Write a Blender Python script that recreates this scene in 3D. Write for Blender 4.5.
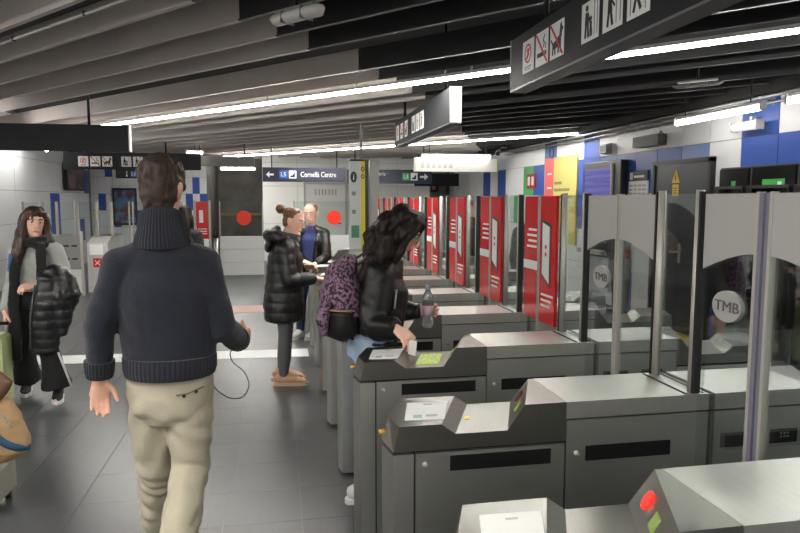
import bpy, bmesh, math, random
import numpy as np
from mathutils import Vector, Matrix, noise

for _o in list(bpy.data.objects):
    bpy.data.objects.remove(_o, do_unlink=True)
SC = bpy.context.scene
COL = SC.collection
PI = math.pi

# ------------------------------------------------------------------ camera
F_PX, VPX, VPY, CAM_H = 660.0, 277.0, 200.0, 1.63
PITCH = math.atan((266.5 - VPY) / F_PX)
YAW = math.atan((400 - VPX) / math.hypot(F_PX, 266.5 - VPY))
cam_d = bpy.data.cameras.new('camera')
cam_d.sensor_width = 36.0
cam_d.lens = F_PX / 800.0 * 36.0
cam_d.clip_start = 0.05
cam_d.clip_end = 200
cam = bpy.data.objects.new('camera', cam_d)
COL.objects.link(cam)
cam.location = (0, 0, CAM_H)
cam.rotation_euler = (PI / 2 - PITCH, 0, -YAW)
SC.camera = cam

# ------------------------------------------------------------------ world, exposure
w = bpy.data.worlds.new('world')
SC.world = w
w.use_nodes = True
w.node_tree.nodes['Background'].inputs[0].default_value = (0.8, 0.85, 0.9, 1)
w.node_tree.nodes['Background'].inputs[1].default_value = 0.02
SC.view_settings.view_transform = 'Standard'
SC.view_settings.look = 'None'
SC.view_settings.exposure = 0.42
SC.view_settings.gamma = 1.0
SC.view_settings.use_curve_mapping = False
TUBE = 150.0          # emission of the ceiling strip lights
try:
    SC.cycles.use_denoising = True
    SC.cycles.max_bounces = 10
    SC.cycles.transparent_max_bounces = 24
    SC.cycles.sample_clamp_indirect = 6.0
    SC.cycles.caustics_reflective = False
    SC.cycles.caustics_refractive = False
except Exception:
    pass

# ------------------------------------------------------------------ materials
MATS = {}
def srgb(r, g, b):
    def f(c):
        c /= 255.0
        return c / 12.92 if c <= 0.04045 else ((c + 0.055) / 1.055) ** 2.4
    return (f(r), f(g), f(b), 1.0)

def mat(name, col, rough=0.5, metal=0.0, emit=0.0, var=0.0, vscale=8.0, bump=0.0, bscale=60.0, stretch=None, spec=0.5, col2=None, coat=0.0, sheen=0.0):
    if name in MATS:
        return MATS[name]
    m = bpy.data.materials.new(name)
    m.use_nodes = True
    nt = m.node_tree
    b = nt.nodes['Principled BSDF']
    c = srgb(*col)
    b.inputs['Base Color'].default_value = c
    b.inputs['Roughness'].default_value = rough
    b.inputs['Metallic'].default_value = metal
    b.inputs['Specular IOR Level'].default_value = spec
    if coat:
        b.inputs['Coat Weight'].default_value = coat
        b.inputs['Coat Roughness'].default_value = 0.1
    if sheen:
        b.inputs['Sheen Weight'].default_value = sheen
    if emit:
        b.inputs['Emission Color'].default_value = c
        b.inputs['Emission Strength'].default_value = emit
    if var or bump or col2:
        tc = nt.nodes.new('ShaderNodeTexCoord')
        mp = nt.nodes.new('ShaderNodeMapping')
        nt.links.new(tc.outputs['Object'], mp.inputs['Vector'])
        if stretch:
            mp.inputs['Scale'].default_value = stretch
    if var or col2:
        n = nt.nodes.new('ShaderNodeTexNoise')
        n.inputs['Scale'].default_value = vscale
        n.inputs['Detail'].default_value = 5
        nt.links.new(mp.outputs['Vector'], n.inputs['Vector'])
        r = nt.nodes.new('ShaderNodeValToRGB')
        if col2:
            r.color_ramp.elements[0].position = 0.45
            r.color_ramp.elements[1].position = 0.56
            r.color_ramp.elements[0].color = c
            r.color_ramp.elements[1].color = srgb(*col2)
        else:
            lo = tuple(max(0, x * (1 - var)) for x in c[:3]) + (1,)
            hi = tuple(min(1, x * (1 + var)) for x in c[:3]) + (1,)
            r.color_ramp.elements[0].position = 0.3
            r.color_ramp.elements[1].position = 0.7
            r.color_ramp.elements[0].color = lo
            r.color_ramp.elements[1].color = hi
        nt.links.new(n.outputs['Fac'], r.inputs['Fac'])
        nt.links.new(r.outputs['Color'], b.inputs['Base Color'])
    if bump:
        n2 = nt.nodes.new('ShaderNodeTexNoise')
        n2.inputs['Scale'].default_value = bscale
        n2.inputs['Detail'].default_value = 3
        nt.links.new(mp.outputs['Vector'], n2.inputs['Vector'])
        bp = nt.nodes.new('ShaderNodeBump')
        bp.inputs['Strength'].default_value = bump
        bp.inputs['Distance'].default_value = 0.01
        nt.links.new(n2.outputs['Fac'], bp.inputs['Height'])
        nt.links.new(bp.outputs['Normal'], b.inputs['Normal'])
    MATS[name] = m
    return m

def wave_bump(m, scale, strength, direction='X', dist=0.01):
    nt = m.node_tree
    b = nt.nodes['Principled BSDF']
    tc = nt.nodes.new('ShaderNodeTexCoord')
    wv = nt.nodes.new('ShaderNodeTexWave')
    wv.bands_direction = direction
    wv.inputs['Scale'].default_value = scale
    nt.links.new(tc.outputs['Object'], wv.inputs['Vector'])
    bp = nt.nodes.new('ShaderNodeBump')
    bp.inputs['Strength'].default_value = strength
    bp.inputs['Distance'].default_value = dist
    nt.links.new(wv.outputs['Fac'], bp.inputs['Height'])
    nt.links.new(bp.outputs['Normal'], b.inputs['Normal'])

def glass_mat(name, tint=(235, 242, 240), refl=1.0):
    if name in MATS:
        return MATS[name]
    m = bpy.data.materials.new(name)
    m.use_nodes = True
    nt = m.node_tree
    nt.nodes.clear()
    out = nt.nodes.new('ShaderNodeOutputMaterial')
    mix = nt.nodes.new('ShaderNodeMixShader')
    tr = nt.nodes.new('ShaderNodeBsdfTransparent')
    gl = nt.nodes.new('ShaderNodeBsdfGlossy')
    fr = nt.nodes.new('ShaderNodeFresnel')
    mul = nt.nodes.new('ShaderNodeMath')
    mul.operation = 'MULTIPLY'
    mul.inputs[1].default_value = refl
    fr.inputs['IOR'].default_value = 1.5
    tr.inputs['Color'].default_value = srgb(*tint)
    gl.inputs['Roughness'].default_value = 0.02
    nt.links.new(fr.outputs[0], mul.inputs[0])
    nt.links.new(mul.outputs[0], mix.inputs[0])
    nt.links.new(tr.outputs[0], mix.inputs[1])
    nt.links.new(gl.outputs[0], mix.inputs[2])
    nt.links.new(mix.outputs[0], out.inputs['Surface'])
    MATS[name] = m
    return m

def steel_mat(name, col, rough, stretch):
    """brushed stainless steel: streaked roughness and tone along one axis"""
    m = mat(name, col, rough, 1.0)
    nt = m.node_tree
    b = nt.nodes['Principled BSDF']
    tc = nt.nodes.new('ShaderNodeTexCoord')
    mp = nt.nodes.new('ShaderNodeMapping')
    mp.inputs['Scale'].default_value = stretch
    n = nt.nodes.new('ShaderNodeTexNoise')
    n.inputs['Scale'].default_value = 1.0
    n.inputs['Detail'].default_value = 4
    nt.links.new(tc.outputs['Object'], mp.inputs['Vector'])
    nt.links.new(mp.outputs['Vector'], n.inputs['Vector'])
    mr = nt.nodes.new('ShaderNodeMapRange')
    mr.inputs['To Min'].default_value = rough - 0.025
    mr.inputs['To Max'].default_value = rough + 0.035
    nt.links.new(n.outputs['Fac'], mr.inputs['Value'])
    nt.links.new(mr.outputs['Result'], b.inputs['Roughness'])
    r = nt.nodes.new('ShaderNodeValToRGB')
    c = srgb(*col)
    r.color_ramp.elements[0].position = 0.25
    r.color_ramp.elements[1].position = 0.75
    r.color_ramp.elements[0].color = tuple(x * 0.95 for x in c[:3]) + (1,)
    r.color_ramp.elements[1].color = tuple(min(1, x * 1.05) for x in c[:3]) + (1,)
    nt.links.new(n.outputs['Fac'], r.inputs['Fac'])
    nt.links.new(r.outputs['Color'], b.inputs['Base Color'])
    return m

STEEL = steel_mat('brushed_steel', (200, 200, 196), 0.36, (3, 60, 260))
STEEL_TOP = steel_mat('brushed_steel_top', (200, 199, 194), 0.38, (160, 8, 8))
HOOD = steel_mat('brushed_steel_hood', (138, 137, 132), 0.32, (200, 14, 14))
ALU = mat('aluminium', (176, 172, 164), 0.5, 0.35)
GLASS = glass_mat('clear_glass', (244, 248, 247), 0.35)
BLACK = mat('black_plastic', (14, 14, 15), 0.35)
GAP = mat('dark_gap', (10, 10, 10), 0.8)
RUBBER = mat('black_rubber', (12, 12, 13), 0.6)
WHITE_PANEL = mat('white_enamel', (222, 223, 224), 0.42, var=0.02, vscale=2)
BLUE_PANEL = mat('blue_enamel', (44, 78, 160), 0.4)
BLUE_PANEL2 = mat('pale_blue_enamel', (92, 120, 178), 0.3)
GREEN_PANEL = mat('green_enamel', (78, 168, 98), 0.3)
GROUT = mat('joint_grey', (120, 121, 122), 0.7)
SIGN_DARK = mat('sign_charcoal', (29, 30, 34), 0.5, spec=.25)
SIGN_BLUE = mat('sign_dark_blue', (44, 46, 66), 0.4)
WHITE_PRINT = mat('white_print', (232, 232, 230), 0.5)
BLACK_PRINT = mat('black_print', (18, 18, 18), 0.5)
RED_PRINT = mat('red_print', (196, 40, 40), 0.5)
RED_FILM = mat('red_film', (203, 24, 28), 0.16)
GREY_FILM = mat('frosted_grey_film', (163, 161, 157), 0.32)
PAPER = mat('paper', (238, 238, 236), 0.6)
TUBE_M = mat('lit_diffuser', (255, 252, 244), 0.5, emit=TUBE)
TUBE_W = mat('lit_tube', (255, 252, 246), 0.5, emit=TUBE * 0.09)
TUBE_L = mat('lit_tube_bright', (255, 252, 246), 0.5, emit=TUBE * 0.2)
TUBE_S = mat('lit_diffuser_side', (255, 252, 244), 0.5, emit=TUBE * 0.13)
HOUSING = mat('light_housing', (188, 187, 184), 0.4)

# ------------------------------------------------------------------ mesh helpers
def link(o):
    COL.objects.link(o)
    return o

def mesh_obj(name, me, m, parent=None, smooth=False):
    o = bpy.data.objects.new(name, me)
    if m is not None and not me.materials:
        me.materials.append(m)
    link(o)
    if parent is not None:
        o.parent = parent
    if smooth:
        me.polygons.foreach_set('use_smooth', [True] * len(me.polygons))
    return o

def mk(name, bm, m, parent=None, smooth=False, loc=None, rot=None, bevel=0):
    if bevel:
        bmesh.ops.bevel(bm, geom=bm.edges[:], offset=bevel, segments=1, affect='EDGES', profile=0.7)
    bmesh.ops.recalc_face_normals(bm, faces=bm.faces)
    me = bpy.data.meshes.new(name)
    bm.to_mesh(me)
    bm.free()
    o = mesh_obj(name, me, m, parent, smooth)
    if loc is not None:
        o.location = loc
    if rot is not None:
        o.rotation_euler = rot
    return o

def tag(o, label=None, cat=None, group=None, kind=None):
    if label: o['label'] = label
    if cat: o['category'] = cat
    if group: o['group'] = group
    if kind: o['kind'] = kind
    return o

def empty(name, loc=(0, 0, 0), rz=0.0):
    o = bpy.data.objects.new(name, None)
    o.empty_display_size = 0.1
    link(o)
    o.location = loc
    o.rotation_euler = (0, 0, rz)
    return o

def thing(name, label, cat, loc=(0, 0, 0), rz=0.0, group=None):
    return tag(empty(name, loc, rz), label, cat, group)

def copy_tree(o, parent=None):
    c = o.copy()
    link(c)
    c.parent = parent
    for ch in list(o.children):
        copy_tree(ch, c)
    return c

def hexa(bm, p):
    """8 points: bottom ring 0-3, top ring 4-7"""
    v = [bm.verts.new(q) for q in p]
    for f in ((0, 3, 2, 1), (4, 5, 6, 7), (0, 1, 5, 4), (1, 2, 6, 5), (2, 3, 7, 6), (3, 0, 4, 7)):
        bm.faces.new([v[i] for i in f])

def box(bm, x0, x1, y0, y1, z0, z1):
    hexa(bm, [(x0, y0, z0), (x1, y0, z0), (x1, y1, z0), (x0, y1, z0), (x0, y0, z1), (x1, y0, z1), (x1, y1, z1), (x0, y1, z1)])

def bx(name, b, m, parent=None, bevel=0, loc=None):
    bm = bmesh.new()
    box(bm, *b)
    return mk(name, bm, m, parent, bevel=bevel, loc=loc)

def prism(bm, poly, axis, a, b):
    """extrude a 2-D polygon; axis 'x': poly in (y,z); 'y': (x,z); 'z': (x,y)"""
    def P(u, v, t):
        return {'x': (t, u, v), 'y': (u, t, v), 'z': (u, v, t)}[axis]
    A = [bm.verts.new(P(u, v, a)) for u, v in poly]
    B = [bm.verts.new(P(u, v, b)) for u, v in poly]
    n = len(poly)
    bm.faces.new(A)
    bm.faces.new(list(reversed(B)))
    for i in range(n):
        bm.faces.new([A[i], B[i], B[(i + 1) % n], A[(i + 1) % n]])

def frame_of(d, hint=Vector((0, 0, 1))):
    d = d.normalized()
    if abs(d.dot(hint)) > 0.97:
        hint = Vector((0, 1, 0))
    s = d.cross(hint).normalized()
    u = s.cross(d).normalized()
    return s, u

def tube(bm, pts, rad, seg=12, hint=(0, 0, 1), cap=True, dome=0.0, closed_rings=None):
    """loft along a polyline; rad entries are r or (r_side, r_up)"""
    pts = [Vector(p) for p in pts]
    n = len(pts)
    if not isinstance(rad, (list, tuple)) or (isinstance(rad, tuple) and len(rad) == 2 and n != 2):
        rad = [rad] * n
    rad = [(r, r) if not isinstance(r, (tuple, list)) else r for r in rad]
    hint = Vector(hint)
    if dome:
        d0 = (pts[0] - pts[1]).normalized(); d1 = (pts[-1] - pts[-2]).normalized()
        r0, r1 = rad[0], rad[-1]
        a, b = [], []
        ar, br = [], []
        for k in (1, 2):
            t = k * PI / 5.2
            a.insert(0, pts[0] + d0 * (max(r0) * dome * math.sin(t))); ar.insert(0, (r0[0] * math.cos(t), r0[1] * math.cos(t)))
            b.append(pts[-1] + d1 * (max(r1) * dome * math.sin(t))); br.append((r1[0] * math.cos(t), r1[1] * math.cos(t)))
        pts = a + pts + b
        rad = ar + rad + br
        n = len(pts)
    rings = []
    for i, p in enumerate(pts):
        if i == 0: d = pts[1] - pts[0]
        elif i == n - 1: d = pts[-1] - pts[-2]
        else: d = (pts[i + 1] - pts[i]).normalized() + (pts[i] - pts[i - 1]).normalized()
        s, u = frame_of(d, hint)
        ring = []
        for k in range(seg):
            a = 2 * PI * k / seg
            ring.append(bm.verts.new(p + s * (math.cos(a) * rad[i][0]) + u * (math.sin(a) * rad[i][1])))
        rings.append(ring)
    for i in range(n - 1):
        for k in range(seg):
            bm.faces.new([rings[i][k], rings[i][(k + 1) % seg], rings[i + 1][(k + 1) % seg], rings[i + 1][k]])
    if cap:
        bm.faces.new(list(reversed(rings[0])))
        bm.faces.new(rings[-1])
    return rings

def tb(name, pts, rad, m, parent=None, seg=12, hint=(0, 0, 1), dome=0.0):
    bm = bmesh.new()
    tube(bm, pts, rad, seg, hint, True, dome)
    return mk(name, bm, m, parent, smooth=True)

def disc(bm, c, axis, r, r2=None, t=0.004, seg=24):
    """thin round plate, normal along axis"""
    r2 = r2 or r
    c = Vector(c)
    poly = [(math.cos(2 * PI * k / seg) * r, math.sin(2 * PI * k / seg) * r2) for k in range(seg)]
    i = 'xyz'.index(axis)
    a = c[i]
    o = [c[j] for j in range(3) if j != i]
    prism(bm, [(o[0] + u, o[1] + v) for u, v in poly], axis, a - t / 2, a + t / 2)

def text_mesh(name, s, size, m, parent, loc, rot, ext=0.0015, align='LEFT', sx=1.0):
    c = bpy.data.curves.new(name, 'FONT')
    c.body = s
    c.size = size
    c.extrude = ext
    c.align_x = align
    c.align_y = 'CENTER'
    c.resolution_u = 2
    t = bpy.data.objects.new(name, c)
    link(t)
    dg = bpy.context.evaluated_depsgraph_get()
    me = bpy.data.meshes.new_from_object(t.evaluated_get(dg))
    bpy.data.objects.remove(t, do_unlink=True)
    bpy.data.curves.remove(c)
    me.materials.clear()
    o = mesh_obj(name, me, m, parent)
    o.location = loc
    o.rotation_euler = rot
    o.scale = (sx, 1, 1)
    return o
# ================================================================== THE SETTING
WALL_X = 4.9
LEFT_X = -4.9
Y_BACK, Y_END = -5.0, 19.0
rnd = random.Random(4)

# ---- floor: grey tiles with pale joints
TILE_M = mat('floor_tile', (72, 73, 75), 0.30, var=0.12, vscale=70, spec=0.45)
JOINT_M = mat('floor_joint', (100, 101, 102), 0.6)
bm = bmesh.new(); box(bm, LEFT_X - 0.3, WALL_X + 0.3, Y_BACK - 0.3, Y_END + 5, -0.12, -0.004)
floor = tag(mk('floor', bm, JOINT_M), kind='structure')
TS, TX0, TY0 = 0.39, 0.095, 0.15
def tile_mesh():
    b = bmesh.new(); g = 0.0022
    box(b, g, TS - g, .0009, TS - .0009, -0.006, 0.0)
    me = bpy.data.meshes.new('tile'); bmesh.ops.recalc_face_normals(b, faces=b.faces); b.to_mesh(me); b.free(); me.materials.append(TILE_M)
    return me
tme = tile_mesh()
near = set()
for j in range(7, 37):
    for i in range(-9, 1):
        y = TY0 + j * TS
        if -3.0 + (0 if y > 4.6 else 1.2) < TX0 + i * TS < 0.4 and len(near) < 298:
            near.add((i, j))
            o = bpy.data.objects.new('tile', tme); link(o); o.parent = floor; o.location = (TX0 + i * TS, y, 0)
bm = bmesh.new()
for i in range(-13, 13):
    for j in range(-13, 60):
        if (i, j) in near: continue
        x, y = TX0 + i * TS, TY0 + j * TS
        if x < LEFT_X - TS or x > WALL_X or y > Y_END + 4: continue
        box(bm, x + .0022, x + TS - .0022, y + .0009, y + TS - .0009, -0.006, 0)
tag(mk('tile_field', bm, TILE_M, floor), kind='stuff')

# painted bands on the floor
bm = bmesh.new()
prism(bm, [(-2.95, 7.02), (0.30, 6.84), (0.30, 7.20), (-2.95, 7.38)], 'z', 0.0, 0.003)
tag(mk('floor_band', bm, mat('white_paint', (208, 209, 208), 0.45)), 'broad white painted band across the grey tiled floor', 'floor marking')
tp = thing('tactile_strip', 'pale pink tactile paving strip beyond the white floor band', 'paving', (-0.9, 9.75, 0))
bm = bmesh.new(); box(bm, 0, 1.35, 0, 0.62, 0, 0.004)
mk('strip_base', bm, mat('pink_tile', (206, 178, 168), 0.5), tp)
for k in range(9):
    bx('ridge', (0, 1.35, 0.03 + k * 0.066, 0.06 + k * 0.066, 0.004, 0.009), mat('pink_tile', (206, 178, 168)), tp)

# ---- right wall with enamel panels
bm = bmesh.new(); box(bm, WALL_X, WALL_X + 0.25, Y_BACK, Y_END, 0, 3.3)
wall_right = tag(mk('wall_right', bm, GROUT), kind='structure')
YS = [5.83 + 0.53 * k for k in range(-20, 25)]
ROWS = [0.0, 0.62, 1.16, 1.72, 2.285, 2.66, 3.25]
PLENUM_W = mat('dark_soffit', (26, 26, 27), 0.7)
def cell_col(r, k):
    if r == 5: return PLENUM_W
    if r == 4: return BLUE_PANEL if k in (0, 7, 10) else WHITE_PANEL
    if r == 3:
        if k in (-1, 0, 5, 6, 7, 8): return BLUE_PANEL
        if k in (2, 3, 4): return BLUE_PANEL if k != 2 else BLUE_PANEL2
        if k == 11: return BLUE_PANEL
        if k == 12: return GREEN_PANEL
        if k in (15, 17): return BLUE_PANEL
        return WHITE_PANEL
    if r == 2:
        return BLUE_PANEL if k in (-2, 1, 8, 9, 15) else (GREEN_PANEL if k in (10, 13) else WHITE_PANEL)
    return BLUE_PANEL if (k * 7 + r * 3) % 5 in (0, 2) else WHITE_PANEL
def panel_mesh(dy, dz, t=0.012, g=0.004):
    b = bmesh.new(); box(b, -t, 0, g, dy - g, g, dz - g)
    me = bpy.data.meshes.new('panel'); bmesh.ops.recalc_face_normals(b, faces=b.faces); b.to_mesh(me); b.free()
    return me
pm = {}
for r in range(len(ROWS) - 1):
    for q in range(len(YS) - 1):
        k = q - 20
        if YS[q] < Y_BACK or YS[q + 1] > Y_END: continue
        mt = cell_col(r, k)
        key = (r, mt.name)
        if key not in pm:
            pm[key] = panel_mesh(0.53, ROWS[r + 1] - ROWS[r]); pm[key].materials.append(mt)
        o = bpy.data.objects.new('panel', pm[key]); link(o); o.parent = wall_right; o.location = (WALL_X, YS[q], ROWS[r])

# ---- left wall: large white panels with a few blue ones
bm = bmesh.new(); box(bm, LEFT_X - 0.25, LEFT_X, Y_BACK, Y_END, 0, 3.3)
wall_left = tag(mk('wall_left', bm, GROUT), kind='structure')
LROWS = [0, 0.55, 1.18, 1.81, 2.46, 3.25]
for r in range(5):
    for q in range(19):
        bx('panel', (LEFT_X, LEFT_X + 0.012, Y_BACK + q * 1.25 + .004, Y_BACK + (q + 1) * 1.25 - .004, LROWS[r] + .004, LROWS[r + 1] - .004), WHITE_PANEL, wall_left)
for (y0, y1, z0, z1) in ((15.7, 16.3, 0.75, 1.78), (17.7, 18.2, 0.6, 1.15), (18.35, 18.75, 1.8, 2.4)):
    bx('blue_panel', (LEFT_X + 0.012, LEFT_X + 0.026, y0, y1, z0, z1), BLUE_PANEL, wall_left)

# ---- end wall, left part: white and blue panels
bm = bmesh.new(); box(bm, LEFT_X - 0.25, -1.9, Y_END, Y_END + 0.2, 0, 3.3)
wall_end = tag(mk('wall_end', bm, GROUT), kind='structure')
for i in range(16):
    for j in range(7):
        x, z = LEFT_X + i * 0.1875, j * 0.45
        blue = (i, j) in {(2, 5), (3, 2), (4, 5), (5, 3), (6, 2), (7, 4), (7, 3), (8, 2), (9, 4), (9, 5), (10, 3), (11, 2), (11, 4), (12, 5), (13, 3), (14, 2), (14, 4), (15, 3), (1, 3)}
        bx('panel', (x + .003, x + .1845, Y_END - 0.012, Y_END, z + .003, z + .447), BLUE_PANEL if blue else WHITE_PANEL, wall_end)
# ---- dark tunnel mouth behind the barrier
CONC = mat('dark_concrete', (132, 126, 120), 0.7, var=0.25, vscale=2.5)
bm = bmesh.new(); box(bm, -2.6, 0.2, Y_END + 3.6, Y_END + 3.8, 0, 3.29)
wall_tunnel = tag(mk('wall_tunnel', bm, CONC), kind='structure')
bm = bmesh.new(); box(bm, -2.3, -1.9, Y_END + 0.2, Y_END + 3.7, 0, 3.3)
tag(mk('wall_tunnel_side', bm, CONC), kind='structure')
bx('rail', (-2.1, -0.2, Y_END + 3.54, Y_END + 3.6, 1.12, 1.2), mat('amber_rail', (196, 142, 72), 0.4), wall_tunnel)

# ---- white service block with a door
bm = bmesh.new(); box(bm, -0.37, 4.18, 18.02, 22.55, 0, 3.29)
wall_block = tag(mk('wall_block', bm, GROUT), kind='structure')
for i in range(5):
    for (z0, z1) in ((0, 1.0), (1.0, 2.0), (2.0, 2.62), (2.62, 3.25)):
        bx('panel', (-0.37 + i * .91 + .003, -0.37 + (i + 1) * .91 - .003, 18.0, 18.02, z0 + .003, z1 - .003), mat('block_white', (234, 233, 229), 0.35), wall_block)
DOORW = mat('door_white', (214, 213, 208), 0.4)
dr = tag(empty('door_2', (0.76, 17.995, 0)), kind='structure')
bm = bmesh.new(); box(bm, 0, 1.06, -0.03, 0, 0, 2.05); mk('door_leaf', bm, DOORW, dr)
for k in range(7):
    bx('louvre', (0.25 + k * .09, 0.285 + k * .09, -0.036, -0.03, 1.76, 1.92), mat('louvre_grey', (150, 150, 148), 0.5), dr)
bx('door_frame', (-0.05, 0, -0.045, 0, 0, 2.10), mat('frame_grey', (170, 170, 168), 0.5), dr)
bx('door_frame', (1.06, 1.11, -0.045, 0, 0, 2.10), mat('frame_grey', (170, 170, 168), 0.5), dr)
bx('door_frame', (-0.05, 1.11, -0.045, 0, 2.05, 2.10), mat('frame_grey', (170, 170, 168), 0.5), dr)
tb('door_handle', [(0.92, -0.03, 1.0), (0.92, -0.09, 1.0), (0.78, -0.09, 1.0)], 0.014, BLACK, dr)

# ---- far right: end of the hall
bm = bmesh.new(); box(bm, 4.18, WALL_X + 0.2, Y_END, Y_END + 0.2, 0, 3.3)
tag(mk('wall_end_right', bm, mat('end_grey', (170, 172, 172), 0.5)), kind='structure')
# ---- wall behind the camera
bm = bmesh.new(); box(bm, LEFT_X - .2, WALL_X + .2, Y_BACK - 0.2, Y_BACK, 0, 3.3)
tag(mk('wall_back', bm, mat('back_white', (190, 190, 190), 0.5)), kind='structure')

# ---- ceiling: black plenum and hanging slats laid at a slant
PLENUM = mat('plenum_black', (13, 13, 14), 0.8)
bm = bmesh.new(); box(bm, LEFT_X - .3, WALL_X + .3, Y_BACK - .2, Y_END + 4, 3.3, 3.42)
ceiling = tag(mk('ceiling', bm, PLENUM), kind='structure')
SLAT_L = mat('slat_beige', (190, 181, 175), 0.45, var=0.04, vscale=3)
SLAT_B = mat('slat_black', (30, 30, 32), 0.5)
DV = Vector((-0.6587, 0.7524, 0)); NV = Vector((0.7524, 0.6587, 0))
def pt(s, d, z=0.0):
    return NV * s + DV * d + Vector((0, 0, z))
def clip_d(s, x0=LEFT_X + .03, x1=WALL_X - .21, y0=Y_BACK + .05, y1=Y_END - .05):
    lo = max((NV.x * s - x1) / -DV.x, (y0 - NV.y * s) / DV.y)
    hi = min((NV.x * s - x0) / -DV.x, (y1 - NV.y * s) / DV.y)
    return lo, hi
ZB, SH, ST = 2.75, 0.19, 0.022
def slat(s, d0, d1, m):
    if d1 - d0 < 0.05: return
    b = bmesh.new()
    prof = [(-.014, 0), (ST, 0), (ST, SH), (0, SH), (0, .010), (-.014, .010)]
    A = [b.verts.new(pt(s + u, d0, ZB + v)) for u, v in prof]
    B = [b.verts.new(pt(s + u, d1, ZB + v)) for u, v in prof]
    b.faces.new(A); b.faces.new(B[::-1])
    for i in range(6): b.faces.new([A[i], B[i], B[(i + 1) % 6], A[(i + 1) % 6]])
    mk('slat', b, m, ceiling)
for k in range(-25, 32):
    if k % 6 == 5: continue
    s = 1.905 + 0.4165 * k
    lo, hi = clip_d(s)
    if hi <= lo + 0.1: continue
    xe = -0.23 + (s - 2.71) * 0.56 if s < 6.06 else 1.64 + (s - 6.06) * 0.42
    de = min(max((NV.x * s - xe) / -DV.x, lo), hi)
    # white service block and the tunnel cut the far ends
    yb = 14.95 if xe > -0.3 or s > 8 else Y_END
    slat(s, lo, de - 0.004, SLAT_B)
    seam = de + 1.1 + 0.9 * max(0, s - 2.33)
    if seam < hi - .2 and s < 4.2:
        slat(s, de, seam - 0.002, SLAT_L); slat(s, seam + 0.002, hi, SLAT_L)
    else:
        slat(s, de, hi, SLAT_L)
bx('soffit_beam', (WALL_X - .20, WALL_X - .015, Y_BACK + .1, 13.2, 2.672, 3.29), PLENUM, ceiling)
# made-up rod and clips imitating the highlight on a slat's top edge
cd = tag(empty('slat_highlight_rod'), 'thin grey rod imitating the highlighted top edge of a pale ceiling slat', 'pipe')
tb('pipe', [pt(2.03, 3.2, 2.735), pt(2.03, 7.6, 2.735)], 0.009, HOUSING, cd, 8)
for d in (4.0, 5.0, 6.0):
    p = pt(2.03, d)
    bx('clip', (p.x - .012, p.x + .012, p.y - .012, p.y + .012, 2.722, 2.752), BLACK, cd)

# ================================================================== LIGHT FITTINGS
def strip_light(s, z, d0, d1, label, nclip=None):
    c = pt(s, (d0 + d1) / 2, z)
    t = thing('strip_light', label, 'light', c, math.atan2(DV.y, DV.x), 'long ceiling strip lights')
    L = (d1 - d0) / 2
    bx('housing', (-L, L, -0.028, 0.028, 0.004, 0.03), HOUSING, t)
    bm = bmesh.new()
    prism(bm, [(-0.023, 0.004), (-0.018, -0.018), (0.018, -0.018), (0.023, 0.004)], 'x', -L + .01, L - .01)
    df = mk('diffuser', bm, TUBE_S, t)
    bx('light_slot', (-L + .012, L - .012, -0.0175, 0.0175, -0.021, -0.0175), TUBE_M, t)
    n = max(2, int((d1 - d0) / 1.3))
    for k in range(n):
        x = -L + (k + 0.5) * 2 * L / n
        bx('hanger', (x - .008, x + .008, -0.006, 0.006, 0.03, ZB - z + 0.03), HOUSING, t)
    return t
lo, hi = clip_d(4.83)
strip_light(4.83, 2.68, lo + .1, 10.2, 'long lit strip light crossing the whole slatted ceiling nearest the camera')
strip_light(10.05, 2.68, 4.35, 14.0, 'second long strip light, far along the ceiling over the end wall')
lo, hi = clip_d(-0.5)
strip_light(-0.5, 2.68, lo + .1, min(hi, 7.5), 'long lit strip light directly above the camera')
lo, hi = clip_d(-3.0)
strip_light(-3.0, 2.68, lo + .3, hi - .3, 'unseen strip light a little behind the camera, added to brighten the hall')  # added fill out of view, off the regular spacing of the strips
lo, hi = clip_d(-5.4)
strip_light(-5.4, 2.68, lo + .3, hi - .3, 'unseen strip light near the back wall, added to brighten the steel fronts')  # added out of view to light the back wall that the steel reflects

def wall_tube(p0, p1, label, r=0.028, emit_m=None):
    emit_m = emit_m or TUBE_W
    a, b = Vector(p0), Vector(p1)
    t = thing('fluorescent_tube', label, 'light', a, math.atan2((b - a).y, (b - a).x), 'tube lights near the walls')
    L = (b - a).length
    tb('tube', [(0, 0, 0), (L, 0, 0)], r, emit_m, t, 10)
    bx('bracket', (-0.03, 0.0, -r, r, -r, 0.06), HOUSING, t)
    bx('bracket', (L, L + 0.03, -r, r, -r, 0.06), HOUSING, t)
    bx('batten', (0, L, -0.02, 0.02, r + .003, 0.06), HOUSING, t)
    for x in (.15, L - .15): tb('rod', [(x, 0, .06), (x, 0, 3.295 - p0[2])], .007, BLACK, t, 8)
    return t
wall_tube((4.45, 5.54, 2.49), (4.45, 6.87, 2.505), 'short bright tube light hung along the right wall above the grey double door')
wall_tube((4.45, 0.2, 2.5), (4.45, 1.6, 2.5), 'unseen tube light added along the right wall beside the camera')  # added out of frame to lift the light on the exit side
wall_tube((4.45, 2.2, 2.5), (4.45, 3.6, 2.5), 'unseen tube light added along the right wall just outside the picture')  # another added fill tube for the dim side beyond the gates
wall_tube((4.45, 3.9, 2.50), (4.45, 5.2, 2.50), 'unseen tube light added along the right wall over the nearest vending machine')  # added fill as well, only to brighten the right-hand side
wall_tube((-3.9, 9.0, 2.6), (-3.9, 10.5, 2.6), 'tube light along the left wall hidden over the dark sign', emit_m=TUBE_L)
wall_tube((-4.4, 12.6, 2.6), (-4.4, 14.1, 2.6), 'tube light along the left wall over the far gates', emit_m=TUBE_L)
wall_tube((2.95, 13.4, 2.53), (4.4, 13.4, 2.53), 'lit tube light on top of the white hanging box far back')
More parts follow.
